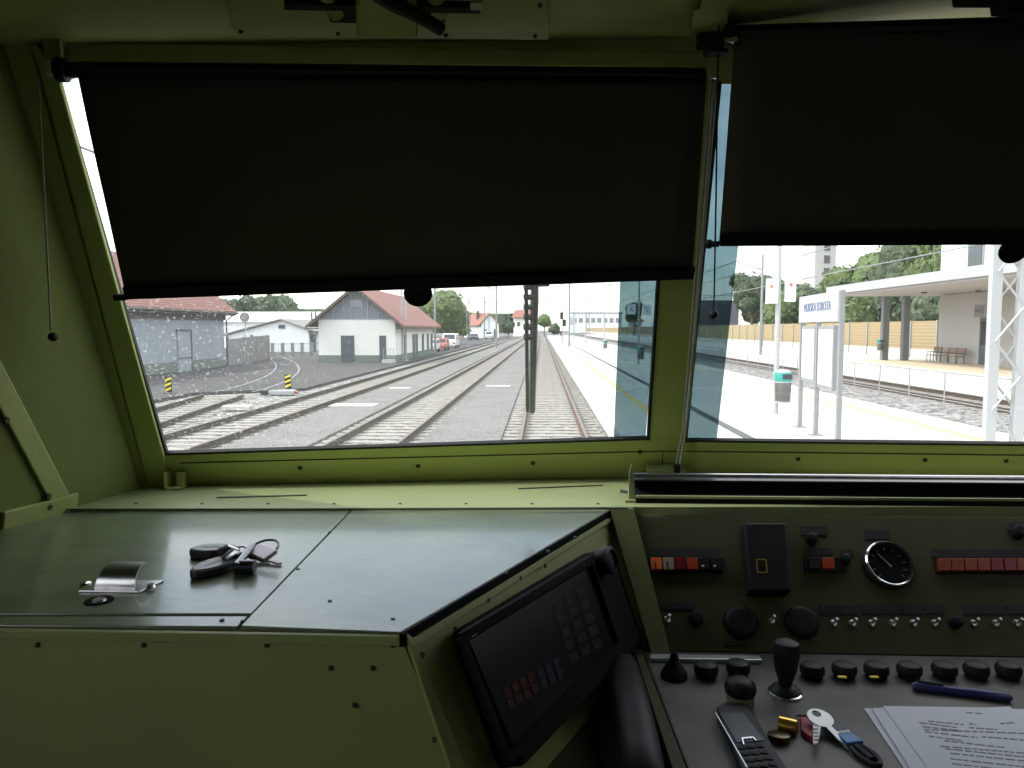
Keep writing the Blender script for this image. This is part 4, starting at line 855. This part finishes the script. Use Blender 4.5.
# ---- warehouse left (blue-grey)
ba = thing('grey_warehouse', 'long blue-grey rendered building with red roof at the left pillar', 'building', (-22, 38, -.05))
b = MB(); b.box(-28.2, -21.2, 24, 50, -.1, 3.6); b.prism([V((-21.2, 24, 3.6)), V((-28.2, 24, 3.6)), V((-24.7, 24, 6.2))], (0, 26, 0)); b.build('wall', 'bluewall', ba)
b = MB(); b.box(-21.2, -21.14, 24, 50.02, -.1, .55); b.box(-28.2, -21.2, 50, 50.03, -.1, .5); b.build('plinth', 'plinth', ba)
b = MB()
for x0, x1 in ((-20.5, -24.7), (-28.9, -24.7)): b.prism([V((x0, 23.4, 3.45)), V((x1, 23.4, 6.75)), V((x1, 23.4, 6.90)), V((x0, 23.4, 3.60))], (0, 27.2, 0))
b.build('roof', 'roof', ba)
b = MB(); b.box(-21.18, -20.55, 23.6, 50.5, 3.32, 3.46); b.box(-21.16, -21.08, 23.6, 50.1, 3.0, 3.4); b.build('eaves_board', 'eave', ba)
b = MB(); b.tube([(-20.6, 50.3, 3.4), (-21.05, 50.1, 3.0), (-21.08, 50.1, 0)], .05, 8); b.tube([(-20.45, 23.5, 3.48), (-20.45, 50.6, 3.48)], .07, 8); b.build('gutter', 'eave', ba)
b = MB(); b.box(-21.21, -21.12, 43.4, 45.0, -.08, 2.3); dr = b.build('door', 'bluewall', ba); b = MB(); b.box(-21.14, -21.08, 43.3, 45.1, 2.3, 2.42); b.box(-21.14, -21.08, 45.0, 45.12, -.08, 2.3); b.box(-21.13, -21.1, 43.4, 45.0, .70, .76); b.build('door_frame', 'gdoor', dr)
# ---- cream warehouse
cb = thing('cream_warehouse', 'cream rendered goods shed with timber gable and red tiled roof', 'building', (-13.4, 65, -.05))
X0, X1, Y0, Y1, ez = -16.75, -10.95, 56.5, 76, 3.2; rx = (X0+X1)/2; rz = 5.55
b = MB(); b.box(X0, X1, Y0, Y1, -.1, ez); b.build('wall', 'cream_wall', cb)
b = MB(); b.prism([V((X0+.05, Y0+.02, ez)), V((X1-.05, Y0+.02, ez)), V((rx, Y0+.02, rz-.12))], (0, Y1-Y0-.04, 0)); gb = b.build('timber_gable', 'timber', cb)
b = MB()
for x in (-15.6, -14.8, rx-.45, rx+.45, -13.0, -12.2): hh = (rz-.15-ez)*(1-abs(x-rx)/(X1-rx)); b.box(x-.04, x+.04, Y0-.03, Y0+.02, ez, ez+max(.1, hh))
b.box(X0, X1, Y0-.04, Y0+.02, ez-.06, ez+.02); b.box(rx-.45, rx+.45, Y0-.02, Y0, ez+.9, ez+1.4); b.build('gable_battens', mat('batten_grey', (.30, .33, .36), .8), gb)
b = MB()
k_ = (rz-ez)/(X1-rx)
for s in (-1, 1):
    xe = rx+s*(X1-rx+.75); zl = rz-k_*(X1-rx+.75); b.prism([V((xe, Y0-.7, zl)), V((rx, Y0-.7, rz)), V((rx, Y0-.7, rz+.14)), V((xe, Y0-.7, zl+.14))], (0, Y1-Y0+1.4, 0))
b.build('roof', 'roof2', cb)
b = MB()
for s in (-1, 1): xe = rx+s*(X1-rx+.78); zl = rz-k_*(X1-rx+.78); b.prism([V((xe, Y0-.74, zl-.12)), V((rx, Y0-.74, rz-.10)), V((rx, Y0-.74, rz+.05)), V((xe, Y0-.74, zl+.05))], (0, .06, 0)); b.box(min(xe, xe-s*.6), max(xe, xe-s*.6), Y0-.6, Y1+.6, zl-.12, zl-.04)
b.build('barge_board', 'eave', cb)
b = MB(); b.box(X0-.03, X1+.04, Y0-.04, Y1, -.1, .48); b.build('plinth', 'plinth', cb)
for x0, x1 in ((-15.05, -14.05), (-12.15, -11.65)):
    b = MB(); b.box(x0, x1, Y0-.06, Y0+.02, -.05, 1.95); b.build('door', 'gdoor', cb, label='grey door in the gable wall')
for y in (60.5, 64.5, 66, 69.5, 72.5, 75): b = MB(); b.box(X1-.02, X1+.06, y-.5, y+.5, -.0 if y < 67 else .4, 2.0); b.build('door' if y < 67 else 'window', 'gdoor', cb)
rl = thing('step_railing', 'small grey step railing at the corner of the cream shed', 'railing', (-11.5, 55.5, -.05))
b = MB()
for k in range(4): b.tube([(-11.6+k*.25, 55.2, -.05), (-11.6+k*.25, 55.2, 1.0)], .02, 6)
for z in (.4, 1.0): b.tube([(-11.6, 55.2, z), (-10.85, 55.2, z)], .02, 6)
b.build('bars', 'galv', rl); b = MB(); b.box(-11.7, -10.8, 55.1, 55.9, -.05, .2); b.build('step', 'slab', rl)
# ---- white low buildings behind the yard
wh = thing('white_workshop', 'low white gabled workshop behind the asphalt yard', 'building', (-29, 85, -.05))
zb = -.1; b = MB(); pts = [V((-34.5, 82, zb)), V((-25.4, 82, zb)), V((-25.4, 82, 2.3)), V((-28.4, 82, 3.35)), V((-34.5, 82, 1.75))]; b.prism(pts, (0, 14, 0)); b.build('wall', 'wwall', wh)
b = MB()
for x0, z0, x1, z1 in ((-34.9, 1.70, -28.4, 3.42), (-24.6, 2.1, -28.4, 3.42)): b.prism([V((x0, 81.6, z0)), V((x1, 81.6, z1)), V((x1, 81.6, z1+.15)), V((x0, 81.6, z0+.15))], (0, 15, 0))
b.build('roof', 'greyroof', wh); b = MB(); b.box(-28.7, -28.0, 81.9, 82.05, 2.5, 2.9); b.box(-31.8, -31.55, 81.9, 82.05, 1.1, 1.8); b.build('window', 'gdoor', wh)
b = MB(); b.box(-25.35, -25.2, 82.5, 84, zb, 1.8); b.build('door', 'gdoor', wh)
wh = thing('white_hall', 'larger pale hall with a white roof behind the workshop', 'building', (-40, 100, -.05))
b = MB(); b.box(-50, -29.5, 97, 118, -.1, 3.3); b.build('wall', 'wwall', wh); b = MB(); b.prism([V((-50.5, 96.5, 3.3)), V((-29, 96.5, 3.3)), V((-31, 106, 4.7)), V((-50.5, 106, 4.7))], (0, 0, .15)); b.build('roof', 'whiteroof', wh)
b = MB()
for dx_ in (0, .5): b.tube([(-29.6+dx_, 97, 3.4), (-29.6+dx_, 97, 4.6)], .12, 8)
b.build('chimney', 'eave', wh)
lh = thing('grey_roof_house', 'long low house with grey roof left of the cream shed', 'building', (-24, 75, -.05))
b = MB(); b.box(-27, -18.3, 93, 106, -.1, 2.4); b.build('wall', 'wwall', lh); b = MB(); b.prism([V((-27.6, 92.5, 2.3)), V((-17.6, 92.5, 2.0)), V((-19.5, 100, 4.1)), V((-27.6, 100, 4.1))], (0, 0, .15)); b.build('roof', 'greyroof', lh)
b = MB(); b.box(-20.2, -19.0, 92.95, 93.05, 0, 1.7); b.build('doorway', 'gdoor', lh)
fg = thing('sheet_fence', 'grey ribbed sheet fence beside the blue-grey warehouse', 'fence', (-22, 55, -.05))
b = MB(); b.prism([V((-21.2, 50.5, -.1)), V((-22.6, 62, -.1)), V((-22.6, 62, 1.95)), V((-21.2, 50.5, 1.75))], (.05, 0, 0)); b.build('sheet', 'fencegrey', fg)
b = MB(); 
for t_ in (0, .33, .66, 1): b.box(-21.17-1.4*t_, -21.09-1.4*t_, 50.5+11.5*t_-.05, 50.5+11.5*t_+.05, -.1, 1.9)
b.build('post', 'galv', fg)
yf = thing('yard_railing', 'light railing with grey posts along the back of the yard', 'railing', (-25, 70, -.05))
def ypt(t_): return V((-24.6+5.2*t_, 66+6*t_, 0))
b = MB(); 
for z in (.25, 1.1): b.tube([ypt(0)+V((0, 0, z)), ypt(1)+V((0, 0, z))], .03, 6)
b.build('rail', 'galv', yf)
for k in range(9): p = ypt(k/8); b = MB(); b.box(p.x-.14, p.x+.14, p.y-.05, p.y+.05, -.1, 1.2); b.build('post', 'gpaint', yf)
for k in range(40): pass
b = MB()
for k in range(56): p = ypt(k/55); b.tube([p+V((0, 0, .25)), p+V((0, 0, 1.1))], .012, 4)
b.build('infill_bars', 'galv', yf)
dt = thing('satellite_dish', 'round pale dish on a thin post above the sheet fence', 'dish', (-22.6, 58, -.05))
b = MB(); b.tube([(-22.9, 58, -.1), (-22.9, 58, 3.3)], .04, 6); b.build('post', 'galv', dt); b = MB(); b.lathe((-22.9, 57.9, 3.35), (.2, -1, .1), [(0, .38), (-.05, .36), (-.12, .2), (-.13, .02)], 20); b.build('bowl', 'greyroof', dt, smooth=True)
# ---- distant red-roof houses
rh = thing('red_roof_house', 'small white house with a red roof beyond the parked cars', 'building', (-15, 220, -.05))
b = MB(); b.prism([V((-17.2, 215, -.1)), V((-12.2, 215, -.1)), V((-12.2, 215, 3.9)), V((-14.7, 215, 6.6)), V((-17.2, 215, 3.9))], (-6, 12, 0)); b.build('wall', 'wwall', rh)
b = MB()
for s in (-1, 1): xe = -14.7+s*3.2; b.prism([V((xe, 214.4, 3.3)), V((-14.7, 214.4, 6.7)), V((-14.7, 214.4, 7.0)), V((xe, 214.4, 3.6))], (-6.3, 13, 0))
b.build('roof', 'roof2', rh); b = MB(); b.box(-18.9, -18.1, 219, 220, 5, 7.6); b.build('chimney', 'eave', rh); b = MB(); b.box(-13.6, -12.8, 214.9, 215.1, 0, 2.4); b.box(-16.5, -15.7, 214.9, 215.1, 1.4, 2.4); b.build('window', 'gdoor', rh)
rh = thing('red_roof_block', 'two-storey house with red roof half hidden behind the wiper', 'building', (-7, 260, -.05))
b = MB(); b.box(-9.8, -2, 260, 272, -.1, 6.3); b.build('wall', 'cream_wall', rh); b = MB(); b.prism([V((-10.4, 259, 6.2)), V((-1.4, 259, 6.2)), V((-2.6, 266, 8.8)), V((-9.4, 266, 8.8))], (0, 0, .2)); b.build('roof', 'roof2', rh); b = MB(); b.box(-8.5, -7.5, 259.9, 260, 3.4, 4.8); b.box(-5.5, -4.5, 259.9, 260, 3.4, 4.8); b.build('window', 'gdoor', rh)
rh = thing('brown_roof_house', 'small pale house with brown roof seen in the darker strip', 'building', (31, 270, .0))
b = MB(); b.box(29.5, 34, 262, 270, 0, 5); b.build('wall', 'cream_wall', rh); b = MB(); b.prism([V((28.7, 261, 4.9)), V((34.8, 261, 4.9)), V((33, 266, 7.2)), V((30.5, 266, 7.2))], (0, 0, .2)); b.build('roof', mat('brown_tiles', (.25, .14, .09), .8, var=.15), rh); b = MB(); b.box(31.6, 32.6, 261.9, 262, 2.2, 3.8); b.build('window', 'gdoor', rh)
# ---- cars
def car(X, Y, paint, lab, van=False, ang=0):
    t = thing('parked_van' if van else 'parked_car', lab, 'car', (X, Y, -.05)); h = 1.9 if van else 1.42; L, W = 4.3, 1.72; z = -.04
    if van: side = [(-L/2, .35), (L/2, .35), (L/2, 1.1), (L/2-.2, h), (-L/2+.9, h), (-L/2+.3, 1.15), (-L/2, 1.0)]
    else: side = [(-L/2, .3), (L/2, .3), (L/2, .9), (L/2-.35, 1.0), (L/2-.8, h), (-L/2+1.6, h), (-L/2+.95, .95), (-L/2, .78)]
    b = MB(); b.prism([V((X-W/2, Y+a_, z+c_)) for a_, c_ in side], (W, 0, 0)); b.build('body', paint, t, bevel=.06)
    b = MB(); g0, g1 = (-L/2+.5, L/2-.25) if van else (-L/2+1.3, L/2-.75); zz0, zz1 = (1.15, h-.12) if van else (.98, h-.08)
    for s in (-1, 1): b.prism([V((X+s*W/2, Y+g0, z+zz0)), V((X+s*W/2, Y+g1, z+zz0)), V((X+s*W/2, Y+g1-.2, z+zz1)), V((X+s*W/2, Y+g0+.4, z+zz1))], (s*.015, 0, 0))
    b.prism([V((X-W/2+.12, Y+side[-2][0]+.02, z+zz0)), V((X+W/2-.12, Y+side[-2][0]+.02, z+zz0)), V((X+W/2-.2, Y+side[-3][0]-.12, z+zz1)), V((X-W/2+.2, Y+side[-3][0]-.12, z+zz1))], (0, -.05, .01)); b.build('windows', 'glassd', t)
    for yy in (-L/2+.8, L/2-.8):
        for s in (-1, 1): b = MB(); b.lathe((X+s*(W/2-.15), Y+yy, z+.31), (s, 0, 0), [(0, .30), (.15, .31), (.17, .18)], 18); b.build('wheel', 'rubber', t, smooth=True)
    b = MB(); 
    for s in (-1, 1): b.box(X+s*.62-.15, X+s*.62+.15, Y-L/2-.02, Y-L/2+.05, z+.6, z+.75)
    b.build('headlamp', 'chrome', t)
car(-12.1, 81.5, 'carwhite', 'white car parked nearest, beside the cream shed'); car(-11.9, 88.5, 'carred', 'red car parked between the white car and the van')
car(-11.9, 99, 'carwhite', 'white van parked behind the red car', True); car(-15.0, 168, 'cardark', 'dark car parked far off in front of the red-roof house')
car(-16.8, 182, 'cardark', 'second dark car far off, left of the red-roof house'); car(-13.2, 190, 'carwhite', 'white van parked in front of the red-roof house', True)
# ---- trees
def leafcloud(b, c, r, n, size, sq=.85):
    for _ in range(n):
        d = V((random.gauss(0, 1), random.gauss(0, 1), random.gauss(0, 1))).normalized(); rr = r*(.72+.3*random.random())*(1+.25*noise.noise(d*2.1+V(c)*.3))
        p = V(c)+V((d.x*rr, d.y*rr, d.z*rr*sq)); s = size*random.uniform(.6, 1.3)
        u = V((random.uniform(-1, 1), random.uniform(-1, 1), random.uniform(-1, 1))).normalized(); v2 = d.cross(u).normalized(); w_ = (d+u*.6).cross(v2).normalized()
        b.add([p-v2*s, p+w_*s*.6, p+v2*s, p-w_*s*.6], [(0, 1, 2, 3)])
def blob(b, c, r, sq=.85, seed=0):
    bm = bmesh.new(); bmesh.ops.create_icosphere(bm, subdivisions=3, radius=1)
    vs = []
    for v_ in bm.verts:
        k = 1+.22*noise.noise(v_.co*2.3+V((seed, 0, 0)))+.1*noise.noise(v_.co*6+V((seed, 0, 0))); vs.append(V(c)+V((v_.co.x*r*k, v_.co.y*r*k, v_.co.z*r*k*sq)))
    b.add(vs, [tuple(x.index for x in f.verts) for f in bm.faces]); bm.free()
TREEC = 0
def tree(X, Y, h, r, lab, m_='leaf', leaf=.28, z=0, n=1500, sq=1.0, grp=None, trunk=None, name='broadleaf_tree', lumps=7):
    global TREEC; TREEC += 1; random.seed(TREEC*13)
    t = thing(name, lab, 'tree', (X, Y, z), grp)
    b = MB(); cz = z+h-r*sq
    blob(b, (X, Y, cz), r*.8, sq, TREEC)
    leafcloud(b, (X, Y, cz), r*.92, n//2, leaf, sq)
    for k in range(lumps):
        a_ = random.uniform(0, 6.28); e_ = random.uniform(-.75, .8); c = V((X+math.cos(a_)*r*.62, Y+math.sin(a_)*r*.62, cz+e_*r*sq*.7)); blob(b, c, r*.40, 1, k+TREEC); leafcloud(b, c, r*.48, n//lumps, leaf, 1)
    b.build('crown', m_, t)
    b = MB(); b.tube([(X, Y, z-.2), (X+.1, Y, z+(h-r*sq)*.6), (X, Y, cz)], [r*.09, r*.07, r*.04], 8); b.build('trunk', 'bark', t); return t
tree(-14.8, 118, 9.2, 3.6, 'round green tree behind the parked cars', sq=1.1)
tree(-18.5, 121, 7.6, 3.0, 'tree just behind the far end of the cream shed roof', 'leafd')
tree(-21, 190, 6.5, 3.2, 'small tree left of the distant red-roof house')
for i, (x, y, h, r) in enumerate(((-50.5, 120, 7.6, 2.6), (-46.6, 124, 8.2, 3.1), (-42.6, 124, 8.4, 3.2))):
    tree(x, y, h, r, ['left tree of the clump above the blue-grey warehouse end', 'middle tree of the clump above the blue-grey warehouse end', 'right tree of the clump above the white hall'][i], 'leafd', n=900)
tree(-11.3, 235, 7.4, 1.0, 'narrow dark poplar right of the red-roof house', 'leafd', sq=3.2, n=700, name='poplar_tree')
tree(-9.2, 205, 4.6, 1.8, 'low dark shrub tree right of the poplar', 'leafd', n=600)
tree(.8, 300, 8.8, 3.0, 'green tree right of the wiper above the rails', n=900)
tree(5.2, 330, 5.2, 2.6, 'low bush beside the tree above the rails', 'leafd', n=500)
tree(28.2, 235, 9.8, 2.6, 'dark tree at the left of the darker strip', 'leafd', n=800); tree(34.8, 290, 13.0, 3.2, 'olive tree above the brown-roof house in the darker strip', 'leafd', n=800)
big = [(38.5, 142, 13.0, 3.9, 'dark loose tree cut by the edge of the darker strip', 'leafd'), (43.5, 150, 12.5, 4.6, 'tree left of the pole-mounted sign boards, behind the fence', 'leaf'),
 (38.6, 122, 9.4, 4.2, 'bright green tree directly behind the pole-mounted boards', 'leaf'), (42.2, 118, 8.6, 4.0, 'dark shrubby tree right of the nearest lamp post', 'leafd'),
 (44.5, 110, 11.8, 4.9, 'rounded green tree left of the station name board', 'leaf'), (45.5, 103, 13.6, 5.0, 'tree above the station name board', 'leaf'), (39, 93, 8.8, 4.5, 'lower green tree behind the name board', 'leafd'),
 (43, 88, 13.2, 5.2, 'broad green tree right of the name board', 'leaf'), (38, 78, 13.8, 4.8, 'tall dark tree above the canopy left end', 'leafd'), (38, 70, 14.5, 5.0, 'tall green tree above the middle of the canopy', 'leaf'),
 (36.5, 63, 14.0, 4.6, 'tall bright tree beside the white station wall', 'leaf'), (34.5, 66, 8.0, 4.0, 'dark tree seen under the canopy between columns', 'leafd'), (33.8, 59, 7.2, 3.4, 'green tree under the canopy beside the station wall', 'leaf'), (37, 76, 8.0, 4.2, 'dark tree under the left end of the canopy', 'leafd'), (35.2, 85, 7.4, 3.6, 'bushy tree behind the first canopy column', 'leaf'), (50, 140, 11, 5.4, 'far tree behind the pole and boards', 'leafd'), (56, 122, 13, 6, 'far rounded tree below the white tower', 'leaf')]
for x, y, h, r, lab, m_ in big: tree(x, y, h, r, lab, m_, leaf=.30, n=2600, lumps=9, grp='trees behind the tan barrier', sq=1.05)
b = MB()
N = 60
rings = [[V((-300+i*10, 480, -2)) for i in range(N+1)], [V((-300+i*10, 480, 12+9*noise.noise(V((i*.23, 0, 0)))+3*noise.noise(V((i*1.3, 5, 0))))) for i in range(N+1)], [V((-300+i*10, 560, 14)) for i in range(N+1)], [V((-300+i*10, 600, -2)) for i in range(N+1)]]
b.loft([[p for p in r if p.x < -18] for r in rings], closed=False, cap=False); struct(b, 'hill', 'hill')
# ---- tan noise barrier and buildings on the right
nbr = thing('noise_barrier', 'long tan boarded noise barrier behind the far platform', 'barrier', (29, 120, .0))
b = MB(); b.box(29, 29.12, 40, 520, .9, 3.05); b.build('boards', 'tan', nbr); b = MB(); b.box(28.95, 29.2, 40, 520, -.1, .9); b.build('plinth_wall', 'conc', nbr)
f0 = None
for k in range(48):
    if k == 0: b = MB(); b.box(28.9, 29.05, 41, 41.14, 0, 3.1); f0 = b.build('post', 'galv', nbr)
    else: copychild(f0, nbr, (0, k*4.0, 0))
gbx = thing('grey_hall', 'dark grey box hall seen in the right darker strip', 'building', (36, 150, 0)); b = MB(); b.box(30.2, 38.2, 150, 175, 0, 8.0); b.build('wall', 'greybld', gbx); b = MB(); b.box(30.2, 38.2, 149.9, 150, 2.2, 3.2); b.build('dark_band', 'glassd', gbx); b = MB(); b.tube([(30.2, 150, 8.9), (38.2, 150, 8.9)], .05, 6); [b.tube([(30.3+k*1.3, 150, 8), (30.3+k*1.3, 150, 8.9)], .04, 4) for k in range(7)]; b.build('roof_railing', 'galv', gbx)
lb_ = thing('long_factory', 'long pale factory far behind the platform end', 'building', (35, 500, 0)); b = MB(); b.box(19, 52, 500, 540, 0, 13); b.build('wall', 'wwall', lb_)
for k in range(8): b = MB(); b.box(20+k*4, 22.6+k*4, 499.8, 500, 6.6, 9.6); b.build('window', 'gpaint', lb_)
b = MB(); b.box(18.6, 52.4, 499.6, 540.4, 12.6, 13.4); b.build('roof_edge', 'gpaint', lb_)
tw = thing('tower_block', 'white residential tower rising behind the trees', 'building', (94, 255, 0)); b = MB(); b.box(87.6, 94.2, 250, 262, 0, 33); b.build('wall', 'wall2', tw)
for z in (21, 25, 29): b = MB(); b.box(90.4, 92.2, 249.8, 250, z-1.5, z+1); b.build('window', 'glassd', tw)
# ---- station building
sb = thing('station_building', 'white station building with flat canopy on dark columns', 'building', (28, 40, .35))
b = MB(); b.box(25.7, 37, 20, 50.5, .35, 4.6); b.build('ground_floor_wall', 'wall2', sb)
b = MB(); b.box(25.9, 37, 20, 50.9, 4.6, 11.5); b.build('upper_wall', 'wwall', sb)
b = MB(); b.box(19.3, 26.2, 28, 52.8, 4.76, 5.26); b.build('canopy', 'wpaint', sb, label='flat white canopy'); b = MB(); b.box(19.5, 26, 28.2, 52.6, 4.64, 4.76); b.build('soffit', 'wall2', sb)
for y0_, y1_ in ((46.0, 47.7), (38, 39.7)):
    b = MB(); b.box(25.82, 25.92, y0_, y1_, 6.0, 9.2); wf = b.build('window_frame', 'gpaint', sb); b = MB(); b.box(25.79, 25.84, y0_+.15, y1_-.15, 6.1, 7.9); b.build('pane', 'glassd', wf); b = MB(); b.box(25.77, 25.84, y0_+.1, y1_-.1, 7.9, 9.1); b.build('shutter', 'galv', wf)
for y0_ in (44.4, 37.5, 33): b = MB(); b.box(25.62, 25.72, y0_, y0_+1.3, .35, 3.1); df_ = b.build('door', 'gdoor', sb); b = MB(); b.box(25.6, 25.64, y0_+.15, y0_+1.15, 1.5, 2.9); b.build('pane', 'glassd', df_)
for x, y in ((22.95, 52.0), (24.1, 51.6), (22.9, 30)): b = MB(); b.box(x-.2, x+.2, y-.2, y+.2, .35, 4.6); b.build('column', 'col', sb)
b = MB(); b.lathe((22.5, 46, 4.6), (0, 0, -1), [(0, .15), (.06, .15)], 16); b.lathe((24.5, 44, 4.6), (0, 0, -1), [(0, .15), (.06, .15)], 16); b.build('ceiling_lamp', 'black', sb)
ws = thing('hanging_sign', 'small white sign with dark lettering beside the station door', 'sign', (25.3, 45.3, 3.1)); b = MB(); b.box(25.05, 25.6, 45.3, 45.36, 3.15, 3.85); b.build('board', 'wpaint', ws); text('WC', .32, basis(V((25.32, 45.295, 3.48)), (1, 0, 0), (0, 0, 1)), 'board_lettering', 'sblue', ws); b = MB(); b.tube([(25.6, 45.33, 3.8), (25.72, 45.33, 3.8)], .02, 6); b.build('arm', 'galv', ws)
def bench(X, Y, L, lab):
    t = thing('platform_bench', lab, 'bench', (X, Y, .35))
    b = MB(); [b.box(X-.22+k*.11, X-.14+k*.11, Y-L/2, Y+L/2, .78, .81) for k in range(4)]; b.build('seat', 'wood', t)
    b = MB(); [b.box(X+.24+k*.02, X+.27+k*.02, Y-L/2, Y+L/2, .92+k*.13, 1.02+k*.13) for k in range(3)]; b.build('backrest', 'wood', t)
    for s in (-1, 0, 1): b = MB(); y = Y+s*(L/2-.08); b.tube([(X-.2, y, .35), (X-.2, y, .78), (X+.2, y, .78), (X+.3, y, 1.32)], .025, 6); b.tube([(X+.2, y, .78), (X+.22, y, .35)], .025, 6); b.tube([(X-.2, y, .78), (X-.2, y, 1.0), (X+.22, y, 1.0)], .02, 6); b.build('leg', 'eave', t)
bench(24.9, 47.2, 2.0, 'brown slatted bench against the station wall under the canopy'); bench(24.9, 49.4, 1.0, 'short bench left of the long slatted bench under the canopy')
bin_(22.5, 51.6, 1.0, 'teal and grey litter bin on the left canopy column')
# ---- passer-by far down the platform
pt = thing('person', 'tiny person in dark red clothes standing far down the platform', 'person', (4.6, 185, .35))
me = bpy.data.meshes.new('body'); js = [(0, 0, .95), (0, 0, 1.2), (0, 0, 1.42), (0, 0, 1.52), (0, 0, 1.66), (-.19, 0, 1.40), (-.26, .02, 1.12), (-.24, -.06, .88), (.19, 0, 1.40), (.26, .02, 1.12), (.24, -.06, .88), (-.1, 0, .9), (-.11, -.02, .48), (-.12, .02, .06), (-.12, -.14, .03), (.1, 0, .9), (.12, .05, .48), (.12, .1, .06), (.12, -.05, .03)]
es = [(0, 1), (1, 2), (2, 3), (3, 4), (2, 5), (5, 6), (6, 7), (2, 8), (8, 9), (9, 10), (0, 11), (11, 12), (12, 13), (13, 14), (0, 15), (15, 16), (16, 17), (17, 18)]
rs = [.15, .15, .15, .06, .11, .07, .05, .035, .07, .05, .035, .09, .065, .045, .035, .09, .065, .045, .035]
me.from_pydata(js, es, []); pb = bpy.data.objects.new('body', me); COL.objects.link(pb); pb.parent = pt; me.materials.append(M['coatd'])
sk = pb.modifiers.new('skin', 'SKIN'); 
for i, r in enumerate(rs): me.skin_vertices[0].data[i].radius = (r, r)
me.skin_vertices[0].data[0].use_root = True; ss = pb.modifiers.new('sub', 'SUBSURF'); ss.levels = 1; ss.render_levels = 1
ORG['person_'] = (4.6, 185, .35)
b = MB(); b.ball((4.6, 185, .35+1.66), .115, sc=(.85, 1, 1.15)); b.build('face', 'skin', pt, smooth=True); b = MB(); b.ball((4.6, 185.03, .35+1.71), .115, sc=(.9, 1, 1)); b.build('hair', 'black', pt, smooth=True)
